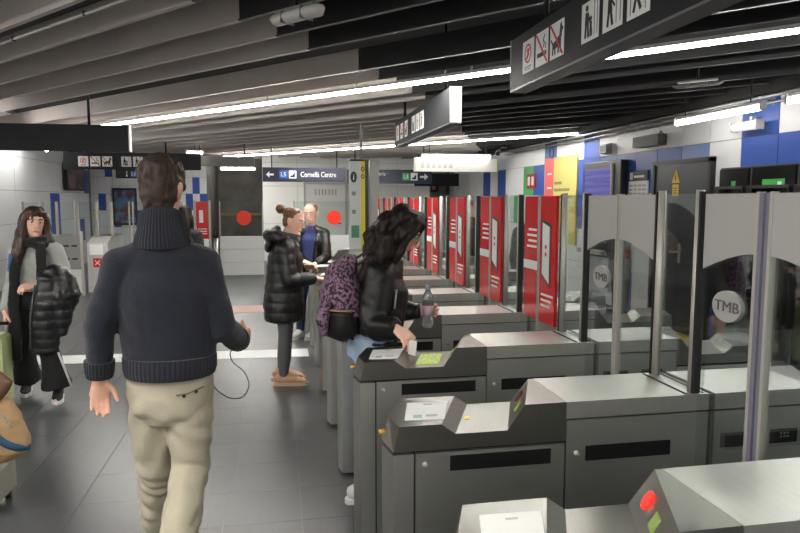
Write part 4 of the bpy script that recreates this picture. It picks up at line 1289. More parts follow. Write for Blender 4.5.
# ------------------------------------------------------------------ the man walking away
def man():
    O = V3(-.47, 2.80, 0)
    root = thing('person', 'man walking away in a navy roll-neck jumper and beige trousers', 'person', O)
    fwd = V3(.08, 1, 0).normalized()
    J = dict(pel=(-.438, 2.76, .90), chest=(-.452, 2.76, 1.26), neck=(-.452, 2.755, 1.475),
             shL=(-.618, 2.75, 1.375), elL=(-.692, 2.71, 1.135), wrL=(-.703, 2.73, .928),
             shR=(-.295, 2.77, 1.368), elR=(-.232, 2.74, 1.115), wrR=(-.172, 2.965, 1.005),
             hipL=(-.520, 2.77, .86), knL=(-.530, 2.87, .50), anL=(-.565, 3.05, .09), toeL=(-.56, 3.22, .03),
             hipR=(-.362, 2.76, .86), knR=(-.372, 2.74, .53), anR=(-.388, 2.465, .335), toeR=(-.378, 2.51, .225),
             handL=(V3(-.04, .02, -1), V3(.25, -.9, 0), V3(1, .1, .1), .42, 1.0, .006), handR=(V3(.35, .9, .15), V3(-.8, .3, .1), V3(0, 0, 1), .75))
    H = Head((-.447, 2.775, 1.675), (.28, 1, -.06), (0, 0, 1), 1.0)
    body_mesh(root, J, H, fwd, SKIN, O, male=True)
    face_parts(root, H, O, HAIR_BR)
    # hair, short at the neck and tousled on top
    b = bmesh.new()
    H.rings(b, [(-.085, -.052, (.052, .028)), (-.06, -.046, (.064, .046)), (-.02, -.030, (.076, .072)), (.03, -.016, (.086, .092)), (.07, -.006, (.090, .102)), (.100, -.004, (.076, .090)), (.122, -.004, (.044, .056)), (.130, 0, (.02, .03))])
    for q in (-1, 1):
        tube(b, [H.p(.070 * q, .025, .055), H.p(.076 * q, .022, -.005)], [.016, .008], 8, H.f, True, .5)
    rr = random.Random(3)
    for k in range(34):
        a = rr.uniform(0, 2 * PI); e = rr.uniform(.35, 1.45)
        d = V3(math.cos(a) * math.cos(e), math.sin(a) * math.cos(e), math.sin(e))
        p0 = H.p(d.x * .080, d.y * .092 - .006, .02 + d.z * .100)
        p1 = p0 + (H.r * (d.x * .3 - .35) + H.f * (d.y * .4 + .25) + H.u * .12) * .045
        tube(b, [p0, p1], [.017, .005], 6, H.u, True, .5)
    remeshed('hair', b, HAIR_BR, root, .0055, 2, strands(.006, 75, 22), O)
    # jumper
    KN = mat('navy_knit', (22, 25, 38), .9, var=.2, vscale=40, bump=.5, bscale=160, sheen=.12)
    b = bmesh.new()
    Jm = dict(J); Jm['pel'] = tuple(V3(*J['pel']) + V3(0, 0, .09))
    torso(b, Jm, fwd, dict(hem=(.174, .130), hip=(.182, .134), waist=(.188, .130), chest=(.205, .135), sh=(.160, .094), neck=(.078, .074), drop=.04))
    sleeves(b, J, [.068, .064, .058, .053, .046], .04)
    tube(b, [J['neck'], V3(*J['neck']) + V3(0, .004, .02)], [.078, .076], 18, fwd, True, 0)
    remeshed('jumper', b, KN, root, .0085, 6, folds(.0075, 8, 6), O)
    RIB = mat('navy_rib', (24, 26, 37), .9, sheen=.12); 
    def rib(name, P, R, n=46, amp=.0035, hint=fwd):
        bb = bmesh.new()
        rings = tube(bb, P, R, n * 2, hint, True, 0)
        for rg in rings:
            c = sum((v.co for v in rg), Vector()) / len(rg)
            for i, v in enumerate(rg):
                if i % 2: v.co += (v.co - c).normalized() * amp
        for v in bb.verts: v.co -= O
        return mk(name, bb, RIB, root)
    nk = V3(*J['neck'])
    rib('roll_collar', [nk + V3(0, -.006, -.015), nk + V3(0, -.012, .012), nk + V3(0, -.010, .055), nk + V3(0, -.002, .09), nk + V3(0, .004, .10)], [(.108, .094), (.100, .088), (.086, .079), (.079, .073), (.073, .067)])
    pe = V3(*J['pel'])
    rib('hem_band', [pe + V3(0, -.006, .030), pe + V3(0, -.006, .055), pe + V3(0, -.004, .105)], [(.172, .150), (.180, .152), (.181, .146)], 60)
    wl = V3(*J['wrL']); el = V3(*J['elL']); dd = (el - wl).normalized()
    rib('cuff', [wl + dd * .005, wl + dd * .03, wl + dd * .075], [.046, .052, .055], 26, .003, V3(0, 1, 0))
    wl = V3(*J['wrR']); el = V3(*J['elR']); dd = (el - wl).normalized()
    rib('cuff', [wl + dd * .005, wl + dd * .03, wl + dd * .07], [.044, .050, .053], 26, .003, V3(0, 0, 1))
    # trousers
    KH = mat('khaki_cotton', (170, 162, 143), .8, var=.07, vscale=9, bump=.25, bscale=90)
    b = bmesh.new()
    limb(b, [pe + V3(0, 0, .06), pe + V3(0, -.005, 0), V3(-.440, 2.755, .80), V3(-.442, 2.76, .745)], [(.138, .100), (.152, .118), (.163, .128), (.125, .098)], 24, fwd, .2, 4)
    legs(b, J, [(.092, .108), (.091, .100), (.077, .080), (.073, .075), (.068, .071)], fwd=fwd, low=.0)
    def tf(p, nrm):
        v = noise.noise(Vector((p.x * 9, p.y * 9, p.z * 5))) * .006
        lowz = max(0, min(1, (.62 - p.z) / .25))
        v += lowz * .0042 * math.sin(p.z * 78 + 11 * noise.noise(Vector((p.x * 7, p.y * 7, p.z * 6))) + p.x * 40) + lowz * .009 * noise.noise(Vector((p.x * 14, p.y * 14, p.z * 22)))
        v *= (1 if p.z < .84 else .4)
        v += (1 - lowz) * .0036 * math.sin((p.z + abs(p.x + .44) * .9) * 52 + 6 * noise.noise(Vector((p.x * 5, p.y * 5, p.z * 4))))* (1 if p.z < .86 else .2)
        return v
    tr = remeshed('trousers', b, KH, root, .008, 4, tf, O)
    for x, z in ((-.371, .868), (-.325, .884)):
        bb = bmesh.new(); disc(bb, (x - O.x, 2.628 - O.y, z), 'y', .007, t=.01, seg=10); mk('button', bb, BLACK, tr)
    tb('pocket_seam', [V3(-.40, 2.625, .872) - O, V3(-.355, 2.628, .877) - O, V3(-.30, 2.66, .893) - O], .003, mat('seam_khaki', (120, 112, 94), .8), tr, 6)
    SH = mat('white_shoe', (214, 212, 206), .5)
    shoe(root, V3(-.565, 3.05, .0), (.05, 1, 0), SH, mat('sole_white', (226, 226, 222), .6), O, .27, .046)
    shoe(root, V3(-.375, 2.43, .285), (.0, .62, -.78), SH, mat('sole_white', (226, 226, 222), .6), O, .27, .046, up=(0, -.78, -.1) if False else (0, .55, .5))
    # earphone cable in his right hand
    cp = [V3(*q) for q in ((-.165, 3.03, 1.00), (-.175, 2.99, .975), (-.215, 2.965, .96), (-.205, 2.95, .917), (-.157, 2.93, .875), (-.136, 2.90, .823), (-.161, 2.87, .781), (-.213, 2.84, .787), (-.262, 2.80, .836), (-.275, 2.77, .873))]
    tag(tb('earphone_cable', smooth_path(cp), .0024, BLACK, None, 8), 'thin black earphone cable looping from the walking man\'s right hand to his pocket', 'cable')
man()

# ------------------------------------------------------------------ woman with suitcase, coming towards the camera
def woman_left():
    O = V3(-1.93, 5.80, 0)
    root = thing('person', 'long-haired woman in a grey jacket and black scarf pulling a suitcase', 'person', O)
    fwd = V3(.34, -.94, 0)
    J = dict(pel=(-1.93, 5.78, .86), chest=(-1.915, 5.77, 1.15), neck=(-1.91, 5.75, 1.31),
             shR=(-2.055, 5.76, 1.225), elR=(-2.135, 5.84, .955), wrR=(-2.135, 5.66, .745),
             shL=(-1.770, 5.74, 1.225), elL=(-1.690, 5.70, .985), wrL=(-1.855, 5.53, .965),
             hipR=(-2.00, 5.80, .84), knR=(-2.08, 5.85, .46), anR=(-2.13, 6.0, .09), toeR=(-2.10, 5.84, .03),
             hipL=(-1.86, 5.76, .84), knL=(-1.835, 5.66, .46), anL=(-1.80, 5.72, .09), toeL=(-1.77, 5.56, .03),
             handR=(V3(.05, -.25, -.9), V3(.5, .2, 0), V3(.6, -.6, 0), .75), handL=(V3(-.85, -.45, -.05), V3(.2, .5, -.5), V3(0, 0, 1), .6))
    H = Head((-1.905, 5.725, 1.455), (.40, -.90, -.06), (.06, 0, 1), .98)
    body_mesh(root, J, H, fwd, SKIN_L, O)
    face_parts(root, H, O, HAIR_BR)
    b = bmesh.new()
    H.rings(b, HAIRCAP)
    for q in (-1, 1):
        limb(b, [H.p(.050 * q, .030, .085), H.p(.076 * q, .030, .02), H.p(.084 * q, .014, -.07), H.p(.105 * q, .03, -.17), H.p(.125 * q, .055, -.26), H.p(.118 * q, .06, -.33)], [.022, .025, .032, .042, .044, .022], 12, H.f, .8, 3)
        limb(b, [H.p(.06 * q, -.05, .05), H.p(.08 * q, -.05, -.08), H.p(.11 * q, -.02, -.22), H.p(.11 * q, 0, -.30)], [.04, .05, .055, .03], 12, H.f, .8, 3)
    limb(b, [H.p(0, -.06, .03), H.p(0, -.085, -.1), H.p(0, -.09, -.28)], [(.07, .05), (.09, .05), (.09, .04)], 16, H.f, .6, 3)
    remeshed('hair', b, HAIR_RED, root, .0065, 2, strands(.007, 60, 6), O)
    GR = mat('grey_fleece', (168, 170, 166), .85, var=.08, vscale=12)
    b = bmesh.new()
    torso(b, J, fwd, dict(hem=(.165, .12), hip=(.165, .122), waist=(.155, .115), chest=(.168, .122), sh=(.135, .08), neck=(.075, .07), drop=-.02))
    sleeves(b, J, [.066, .062, .058, .054, .045], .05)
    ja = remeshed('jacket', b, GR, root, .009, 6, folds(.008, 9, 6), O)
    # blue and white patch on one shoulder
    b = bmesh.new(); e, s0 = V3(*J['elR']), V3(*J['shR'])
    limb(b, [s0.lerp(e, .10) + V3(.004, -.030, 0), s0.lerp(e, .6) + V3(.002, -.026, 0)], [(.052, .056), (.048, .05)], 14, (0, 1, 0), .3, 2)
    remeshed('blue_panel', b, mat('jacket_blue', (62, 96, 156), .8), ja, .008, 3, None, O)
    SCM = mat('black_wool', (16, 16, 17), .95, sheen=.3)
    tb('shirt_hem', [V3(*J['pel']) + V3(.01, -.025, .03) - O, V3(*J['pel']) + V3(.01, -.03, -.08) - O], [(.158, .115), (.162, .118)], mat('black_jersey', (20, 20, 21), .9), root, 20, hint=fwd)
    b = bmesh.new()
    nk = V3(*J['neck'])
    ringp = [nk + V3(.086 * math.cos(a), .078 * math.sin(a) - .02, -.028 + .014 * math.sin(2 * a)) for a in [2 * PI * k / 14 for k in range(15)]]
    limb(b, ringp, [.034] * 15, 12, (0, 0, 1), .2, 1)
    ringp = [nk + V3(.080 * math.cos(a), .072 * math.sin(a) - .016, .012 + .01 * math.cos(2 * a)) for a in [2 * PI * k / 14 for k in range(15)]]
    limb(b, ringp, [.022] * 15, 12, (0, 0, 1), .2, 1)
    limb(b, [nk + V3(-.075, -.09, -.03), nk + V3(-.120, -.135, -.2), nk + V3(-.145, -.14, -.5), nk + V3(-.155, -.13, -.76), nk + V3(-.16, -.11, -.94)], [(.042, .022), (.043, .018), (.045, .016), (.05, .016), (.05, .014)], 12, (0, 1, 0), .4, 3)
    limb(b, [nk + V3(.06, -.10, -.03), nk + V3(.075, -.145, -.18), nk + V3(.065, -.15, -.34)], [(.04, .022), (.040, .018), (.036, .016)], 12, (0, 1, 0), .4, 3)
    remeshed('scarf', b, SCM, root, .008, 4, folds(.006, 14, 10), O)
    b = bmesh.new()
    limb(b, [V3(*J['pel']) + V3(0, 0, .03), V3(*J['pel']) + V3(0, 0, -.10)], [(.155, .115), (.150, .112)], 20, fwd, .2, 3)
    legs(b, J, [.095, .088, .074, .086, (.115, .10)], fwd=fwd, low=.06)
    pa = remeshed('trousers', b, mat('black_track', (26, 26, 28), .8), root, .009, 4, folds(.008, 10, 5), O)
    for s, off in (('L', V3(.085, -.02, 0)), ('R', V3(-.075, -.03, 0))):
        k, a = V3(*J['kn' + s]), V3(*J['an' + s])
        for w_ in (0, .022):
            tb('white_stripe', [k + off * .95 + V3(0, -w_, -.05) - O, k.lerp(a, .5) + off * 1.12 + V3(0, -w_, 0) - O, k.lerp(a, .92) + off * 1.42 + V3(0, -w_, 0) - O], .005, WHITE_PRINT, pa, 6)
    BK = mat('black_shoe', (22, 22, 24), .6); SW = mat('sole_white', (226, 226, 222), .6)
    shoe(root, V3(-1.80, 5.74, 0), (.22, -1, 0), BK, SW, O, .24, .041)
    shoe(root, V3(-2.13, 6.0, 0), (.25, -1, 0), BK, SW, O, .24, .041)
    # puffer coat hanging over her arm
    Oc = V3(-1.76, 5.55, .4)
    co = thing('puffer_coat', 'black quilted coat hanging over the long-haired woman\'s arm', 'coat', Oc)
    b = bmesh.new()
    limb(b, [V3(-1.80, 5.555, 1.04), V3(-1.74, 5.555, 1.055), V3(-1.68, 5.60, 1.02)], [.055, .075, .075], 16, (0, 1, 0), .8, 3)
    limb(b, [V3(-1.76, 5.53, 1.02), V3(-1.79, 5.51, .85), V3(-1.81, 5.51, .64), V3(-1.81, 5.52, .46)], [(.08, .07), (.100, .07), (.110, .065), (.105, .05)], 20, (0, 1, 0), .4, 4)
    limb(b, [V3(-1.72, 5.55, 1.03), V3(-1.69, 5.54, .86), V3(-1.70, 5.54, .72), V3(-1.72, 5.54, .58)], [(.07, .07), (.09, .08), (.09, .07), (.07, .045)], 18, (0, 1, 0), .4, 4)
    limb(b, [V3(-1.64, 5.60, 1.0), V3(-1.615, 5.58, .88), V3(-1.64, 5.56, .78)], [.06, .065, .045], 14, (0, 1, 0), .8, 3)
    PUF = mat('black_nylon', (22, 22, 25), .38, spec=.6)
    remeshed('coat_body', b, PUF, co, .009, 4, quilt(.006, .075, .4, .012), Oc)
    tb('zip', [V3(-1.84, 5.455, .98) - Oc, V3(-1.88, 5.45, .75) - Oc, V3(-1.90, 5.46, .48) - Oc], .006, mat('zip_grey', (80, 80, 84), .4), co, 8)
    # her suitcase
    sc_ = thing('suitcase', 'lime green suitcase held by the long-haired woman at the left edge', 'suitcase', (-2.27, 5.50, 0))
    b = bmesh.new(); box(b, -.19, .19, -.12, .12, .05, .60)
    mk('shell', b, mat('lime_shell', (204, 214, 160), .5), sc_, bevel=.025)
    for k in range(5): bx('rib', (-.15 + k * .07, -.13 + k * .07, -.126, -.12, .10, .56), mat('lime_rib', (190, 202, 146), .5), sc_)
    for x in (-.15, .15):
        for y in (-.09, .09):
            b = bmesh.new(); tube(b, [(x - .012, y, .025), (x + .012, y, .025)], .025, 12); mk('wheel', b, BLACK, sc_, True)
    for x in (.02, .17): tb('handle_rod', [(x, .06, .60), (x, .06, .665)], .008, ALU, sc_, 8)
    tb('grip', [(.0, .06, .672), (.19, .06, .672)], .014, BLACK, sc_, 10)
woman_left()

# near luggage at the left edge
lg = thing('suitcase', 'grey suitcase standing under the tan bag at the left edge', 'suitcase', (-1.60, 3.72, 0))
b = bmesh.new(); box(b, -.2, .16, -.14, .14, .04, .255); mk('shell', b, mat('grey_shell', (150, 148, 138), .5), lg, bevel=.03)
for x in (-.15, .12):
    b = bmesh.new(); tube(b, [(x - .012, -.1, .022), (x + .012, -.1, .022)], .022, 12); mk('wheel', b, BLACK, lg, True)
    b = bmesh.new(); tube(b, [(x - .012, .1, .022), (x + .012, .1, .022)], .022, 12); mk('wheel', b, BLACK, lg, True)
tg = thing('duffel_bag', 'tan canvas bag with a dark blue strap at the left edge', 'bag', (-1.56, 3.68, .288))
b = bmesh.new()
limb(b, [V3(.04, 0, .02), V3(.05, 0, .07), V3(.04, 0, .17), V3(.03, 0, .26), V3(.02, 0, .30)], [(.16, .09), (.205, .12), (.19, .11), (.16, .075), (.12, .035)], 24, (0, 1, 0), .2, 4)
remeshed('bag_body', b, mat('tan_canvas', (178, 146, 106), .8, var=.08, vscale=20), tg, .009, 5, folds(.012, 8, 8))
tb('strap', smooth_path([V3(.06, -.085, .285), V3(.10, -.105, .20), V3(.155, -.100, .115), V3(.215, -.065, .065), V3(.25, -.01, .05)]), [(.019, .010)] * 25, mat('blue_strap', (44, 84, 116), .7), tg, 8, hint=(0, -1, .2))
b = bmesh.new(); limb(b, [V3(-.02, -.03, .28), V3(.10, -.04, .33), V3(.16, -.03, .40), V3(.06, -.02, .46)], [(.045, .02)] * 4, 12, (0, 1, 0), .5, 3)
remeshed('leather_flap', b, mat('brown_leather', (92, 60, 44), .5), tg, .008, 4)
for k in range(7): tb('chain_link', [V3(.13 + .010 * k, -.085 + .002 * k, .275 - .014 * k), V3(.139 + .010 * k, -.085 + .002 * k, .265 - .014 * k)], .006, ALU, tg, 6)

# ------------------------------------------------------------------ woman in the long puffer coat at the gate
def woman_coat():
    O = V3(.06, 5.88, 0)
    root = thing('person', 'woman with a hair bun in a long black puffer coat facing a gate', 'person', O)
    fwd = V3(1, -.12, 0).normalized()
    J = dict(pel=(.055, 5.88, .85), chest=(.065, 5.88, 1.14), neck=(.085, 5.88, 1.315),
             shR=(.060, 5.725, 1.205), elR=(.100, 5.665, .945), wrR=(.325, 5.70, .955),
             shL=(.070, 6.035, 1.205), elL=(.115, 6.07, .97), wrL=(.245, 5.97, 1.03),
             hipR=(.045, 5.81, .83), knR=(.050, 5.81, .45), anR=(.030, 5.80, .08), toeR=(.19, 5.78, .03),
             hipL=(.060, 5.95, .83), knL=(.060, 5.96, .45), anL=(.015, 5.98, .08), toeL=(.16, 5.97, .03),
             handR=(V3(.9, .1, -.1), V3(0, .1, -1), V3(.2, 1, 0), .4), handL=(V3(.8, -.5, .1), V3(0, -.6, -.6), V3(.3, 0, 1), .5))
    H = Head((.135, 5.865, 1.445), (.93, -.30, -.22), (.1, 0, 1), .96)
    body_mesh(root, J, H, fwd, SKIN_L, O)
    face_parts(root, H, O, HAIR_LB)
    b = bmesh.new()
    H.rings(b, [(-.062, -.062, (.045, .030)), (-.035, -.050, (.064, .050)), (0, -.034, (.077, .070)), (.04, -.020, (.081, .084)), (.075, -.008, (.080, .094)), (.104, -.008, (.063, .079)), (.121, -.008, (.03, .04))])
    tube(b, [H.p(0, -.095, .060), H.p(0, -.135, .085)], [.022, .026], 10, H.u, True, .5)
    bmesh.ops.create_uvsphere(b, u_segments=14, v_segments=10, radius=.042, matrix=Matrix.Translation(H.p(0, -.140, .085)))
    remeshed('hair', b, HAIR_LB, root, .0055, 2, strands(.004, 60, 30), O)
    PUF = mat('black_nylon_coat', (20, 20, 22), .42, spec=.5)
    b = bmesh.new()
    P = [V3(.045, 5.88, .575), V3(.045, 5.88, .70), V3(.048, 5.88, .85), V3(.055, 5.88, 1.0), V3(.065, 5.88, 1.14), V3(.075, 5.88, 1.24), V3(.085, 5.88, 1.31)]
    limb(b, P, [(.205, .175), (.20, .18), (.19, .17), (.178, .158), (.182, .150), (.150, .115), (.085, .085)], 26, fwd, .12, 3)
    sleeves(b, J, [.080, .076, .070, .062, .050], .06)
    remeshed('coat', b, PUF, root, .0095, 4, quilt(.0055, .085, .575, .008), O)
    b = bmesh.new()
    nk = V3(*J['neck'])
    limb(b, [nk + V3(-.02, -.10, -.03), nk + V3(-.10, -.085, .005), nk + V3(-.145, 0, .005), nk + V3(-.10, .085, .005), nk + V3(-.02, .10, -.03)], [.045, .056, .066, .056, .045], 14, (0, 0, 1), .8, 4)
    limb(b, [nk + V3(-.11, 0, .02), nk + V3(-.16, 0, -.09)], [(.10, .05), (.07, .04)], 14, fwd, .8, 3)
    remeshed('hood', b, PUF, root, .0085, 4, folds(.008, 14, 14), O)
    tb('collar', [nk + V3(0, 0, -.03) - O, nk + V3(.01, 0, .03) - O], [(.082, .085), (.074, .078)], mat('grey_collar', (70, 72, 76), .8), root, 18, hint=fwd)
    b = bmesh.new()
    legs(b, J, [.088, .080, .061, .060, .042], fwd=fwd)
    remeshed('leggings', b, mat('grey_leggings', (92, 94, 96), .85), root, .008, 4, folds(.002, 10, 10), O)
    PK = mat('pink_trainer', (206, 160, 140), .6, col2=(190, 150, 110), vscale=14); SW = mat('sole_tan', (206, 180, 150), .6)
    shoe(root, V3(.035, 5.80, 0), (1, -.1, 0), PK, SW, O, .25, .041)
    shoe(root, V3(.015, 5.98, 0), (1, -.05, 0), PK, SW, O, .25, .041)
    tag(bx('travel_card', (.435, .475, 5.69, 5.76, .915, .918), PAPER), 'white travel card in the coat-wearing woman\'s outstretched hand', 'card')
woman_coat()

# ------------------------------------------------------------------ fair woman in leather jacket beyond
def woman_fair():
    O = V3(.36, 7.80, 0)
    root = thing('person', 'fair-haired woman in an open black leather jacket and blue top', 'person', O)
    fwd = V3(-.45, -.9, 0).normalized()
    J = dict(pel=(.37, 7.82, .86), chest=(.39, 7.82, 1.16), neck=(.40, 7.81, 1.335),
             shR=(.255, 7.86, 1.235), elR=(.215, 7.78, .985), wrR=(.30, 7.60, .93),
             shL=(.535, 7.74, 1.235), elL=(.555, 7.62, .985), wrL=(.42, 7.52, .91),
             hipR=(.30, 7.85, .84), knR=(.26, 7.80, .46), anR=(.245, 7.84, .08), toeR=(.17, 7.71, .03),
             hipL=(.44, 7.79, .84), knL=(.42, 7.72, .46), anL=(.40, 7.78, .08), toeL=(.33, 7.64, .03),
             handR=(V3(.3, -.8, -.2), V3(.2, 0, -.9), V3(.9, .2, 0), .4), handL=(V3(-.7, -.5, -.1), V3(-.1, 0, -.9), V3(-.3, -.9, 0), .4))
    H = Head((.385, 7.775, 1.475), (-.36, -.92, -.16), (0, 0, 1), .96)
    body_mesh(root, J, H, fwd, SKIN_L, O)
    face_parts(root, H, O, HAIR_LB)
    b = bmesh.new(); H.rings(b, [(-.05, -.062, (.05, .032)), (-.02, -.046, (.068, .054)), (.03, -.030, (.079, .078)), (.075, -.012, (.080, .090)), (.104, -.008, (.063, .078)), (.121, -.008, (.03, .04))])
    limb(b, [H.p(0, -.09, .03), H.p(0, -.13, -.02), H.p(0, -.12, -.14)], [.03, .032, .016], 10, H.f, .8, 3)
    remeshed('hair', b, HAIR_BL, root, .006, 2, strands(.004, 60, 20), O)
    b = bmesh.new(); torso(b, J, fwd, dict(hem=(.135, .105), hip=(.140, .108), waist=(.130, .105), chest=(.145, .112), sh=(.10, .07), neck=(.06, .06), drop=-.0))
    remeshed('top', b, mat('blue_top', (44, 54, 104), .8), root, .009, 4, folds(.005), O)
    LE = mat('black_leather', (20, 20, 20), .36, spec=.6, bump=.2, bscale=50)
    b = bmesh.new()
    rgt = V3(fwd.y, -fwd.x, 0)
    for s in (-1, 1):
        limb(b, [V3(*J['chest']) + rgt * .115 * s + V3(0, 0, .06), V3(*J['chest']) + rgt * .115 * s, V3(*J['pel']) + rgt * .105 * s + V3(0, 0, .06)], [(.045, .10), (.052, .125), (.055, .12)], 16, fwd, .4, 3)
    bk = -fwd * .05
    limb(b, [V3(*J['pel']) + bk + V3(0, 0, .05), V3(*J['chest']) + bk, V3(*J['chest']) + bk + V3(0, 0, .11)], [(.145, .075), (.155, .08), (.12, .06)], 18, fwd, .3, 3)
    sleeves(b, J, [.066, .062, .058, .052, .044], .05)
    limb(b, [V3(*J['neck']) + rgt * .07 + fwd * .03 + V3(0, 0, -.02), V3(*J['neck']) - fwd * .07 + V3(0, 0, .0), V3(*J['neck']) - rgt * .07 + fwd * .03 + V3(0, 0, -.02)], [.025] * 3, 10, (0, 0, 1), .6, 3)
    remeshed('jacket', b, LE, root, .009, 4, folds(.009, 11, 9), O)
    b = bmesh.new(); limb(b, [V3(*J['pel']) + V3(0, 0, .04), V3(*J['pel']) + V3(0, 0, -.09)], [(.142, .108), (.142, .108)], 18, fwd, .2, 3)
    legs(b, J, [.085, .078, .060, .056, .048], fwd=fwd, low=.03)
    remeshed('jeans', b, mat('dark_denim', (44, 54, 84), .8), root, .009, 4, folds(.004), O)
    SW = mat('sole_white', (226, 226, 222), .6)
    shoe(root, V3(.245, 7.84, 0), (-.5, -.85, 0), mat('white_trainer', (206, 206, 204), .6), SW, O, .24, .04)
    shoe(root, V3(.40, 7.78, 0), (-.5, -.85, 0), mat('white_trainer', (206, 206, 204), .6), SW, O, .24, .04)
woman_fair()

# ------------------------------------------------------------------ woman with the backpack at the third gate
def woman_pack():
    O = V3(.52, 3.48, 0)
    root = thing('person', 'dark-haired woman with glasses and black jacket pressing a card on a gate', 'person', O)
    fwd = V3(1, -.10, 0).normalized()
    J = dict(pel=(.500, 3.50, .88), chest=(.545, 3.50, 1.16), neck=(.590, 3.49, 1.33),
             shR=(.505, 3.345, 1.235), elR=(.468, 3.285, .985), wrR=(.560, 3.155, 1.005),
             shL=(.560, 3.64, 1.235), elL=(.600, 3.67, 1.00), wrL=(.768, 3.57, 1.01),
             hipR=(.470, 3.43, .85), knR=(.500, 3.42, .46), anR=(.43, 3.42, .08), toeR=(.58, 3.42, .03),
             hipL=(.475, 3.57, .85), knL=(.56, 3.57, .46), anL=(.56, 3.58, .08), toeL=(.70, 3.57, .03),
             handR=(V3(.55, -.65, -.45), V3(.1, .2, -1), V3(.8, .5, 0), .55), handL=(V3(.9, -.35, .1), V3(.1, -.9, .1), V3(.0, 0, 1), .7))
    H = Head((.652, 3.455, 1.470), (.84, -.22, -.56), (.4, -.05, 1), 1.0)
    body_mesh(root, J, H, fwd, SKIN_L, O)
    face_parts(root, H, O, HAIR_BK, glasses=True)
    # long wavy hair
    b = bmesh.new()
    H.rings(b, HAIRCAP)
    limb(b, [H.p(0, -.05, .08), H.p(0, -.085, -.02), H.p(0, -.10, -.12), V3(.505, 3.47, 1.28), V3(.455, 3.46, 1.17)], [(.075, .05), (.09, .06), (.105, .06), (.125, .06), (.10, .04)], 18, H.f, .7, 4)
    for q, dx in ((1, 0), (-1, 0)):
        side = -.05 if q == 1 else .05
        limb(b, [H.p(.055 * q, .02, .08), H.p(.085 * q, .0, .0), H.p(.09 * q, -.01, -.10), H.p(.10 * q, .0, -.20), H.p(.10 * q, .03, -.30)], [.028, .042, .05, .05, .026], 12, H.f, .8, 4)
        limb(b, [H.p(.05 * q, .06, .07), H.p(.080 * q, .055, .0), H.p(.088 * q, .050, -.09), H.p(.085 * q, .075, -.19)], [.018, .018, .020, .012], 10, H.f, .8, 4)
    limb(b, [V3(.56, 3.36, 1.42), V3(.49, 3.35, 1.32), V3(.42, 3.36, 1.22)], [.05, .055, .03], 12, (0, 1, 0), .8, 4)
    remeshed('hair', b, HAIR_RED if False else HAIR_BK, root, .006, 2, strands(.008, 60, 10, .003, 62), O)
    # leather bomber jacket
    LE = mat('black_leather_jacket', (17, 17, 17), .45, spec=.4, bump=.25, bscale=45)
    b = bmesh.new()
    torso(b, J, fwd, dict(hem=(.165, .135), hip=(.172, .150), waist=(.180, .155), chest=(.180, .148), sh=(.140, .095), neck=(.080, .078), drop=-.01))
    sleeves(b, J, [.082, .080, .074, .064, .046], -.03)
    def lf(p, nrm):
        v = noise.noise(Vector((p.x * 9, p.y * 9, p.z * 7))) * .013
        v += .0028 * math.sin(p.z * 52 + 24 * p.x + 9 * noise.noise(Vector((p.x * 6, p.y * 6, p.z * 5)))) * (1 if p.y < 3.42 else .4)
        return v
    jk = remeshed('jacket', b, LE, root, .0085, 5, lf, O)
    tb('zip', [V3(.60, 3.335, 1.17) - O, V3(.594, 3.325, 1.12) - O, V3(.588, 3.325, 1.07) - O], .005, ALU, jk, 8)
    tb('zip', [V3(.555, 3.325, 1.30) - O, V3(.575, 3.325, 1.24) - O], .004, mat('zip_grey', (80, 80, 84), .4), jk, 8)
    b = bmesh.new(); limb(b, [V3(*J['pel']) + V3(-.01, 0, .05), V3(*J['pel']) + V3(-.015, 0, -.09)], [(.150, .125), (.150, .128)], 18, fwd, .2, 3)
    legs(b, J, [.098, .090, .068, .060, .050], fwd=fwd, low=.03)
    remeshed('jeans', b, mat('pale_denim', (150, 170, 192), .8, var=.12, vscale=10), root, .009, 4, folds(.005), O)
    WT = mat('white_trainer', (206, 206, 204), .6); SW = mat('sole_white', (226, 226, 222), .6)
    shoe(root, V3(.43, 3.42, 0), (1, 0, 0), WT, SW, O, .24, .04)
    shoe(root, V3(.56, 3.58, 0), (1, 0, 0), WT, SW, O, .24, .04)
    # card in hand
    tag(mk('travel_card', (lambda bb: (hexa(bb, [(.606, 3.055, .895), (.636, 3.03, .887), (.638, 3.034, .887), (.608, 3.059, .895), (.618, 3.075, .960), (.648, 3.05, .952), (.650, 3.054, .952), (.620, 3.079, .960)]), bb)[1])(bmesh.new()), mat('card_grey', (190, 188, 180), .3)), 'small pale travel card pinched in the backpack woman\'s fingers over the reader', 'card')
    # backpack
    Ob = V3(.33, 3.46, .93)
    bp = thing('backpack', 'purple patterned backpack with a black lower half on the woman\'s back', 'backpack', Ob)
    PUR = mat('purple_pattern', (140, 106, 132), .8, col2=(38, 27, 38), vscale=62)
    b = bmesh.new()
    limb(b, [V3(.345, 3.45, 1.03), V3(.325, 3.45, 1.13), V3(.335, 3.45, 1.24), V3(.375, 3.45, 1.315)], [(.145, .105), (.150, .115), (.140, .095), (.085, .045)], 20, (1, 0, 0), .35, 4)
    remeshed('pack_body', b, PUR, bp, .0085, 5, folds(.008, 10, 10), Ob)
    b = bmesh.new()
    limb(b, [V3(.350, 3.45, .945), V3(.325, 3.45, .99), V3(.320, 3.45, 1.055)], [(.140, .085), (.152, .118), (.154, .120)], 20, (1, 0, 0), .3, 3)
    remeshed('black_pocket', b, mat('pack_black', (22, 22, 23), .6), bp, .0085, 5, folds(.006, 10, 10), Ob)
    b = bmesh.new(); limb(b, [V3(.235, 3.33, 1.10), V3(.215, 3.32, 1.02), V3(.225, 3.33, .955)], [(.03, .03), (.034, .034), (.022, .022)], 12, (1, 0, 0), .8, 3)
    remeshed('side_pocket', b, PUR, bp, .007, 4, None, Ob)
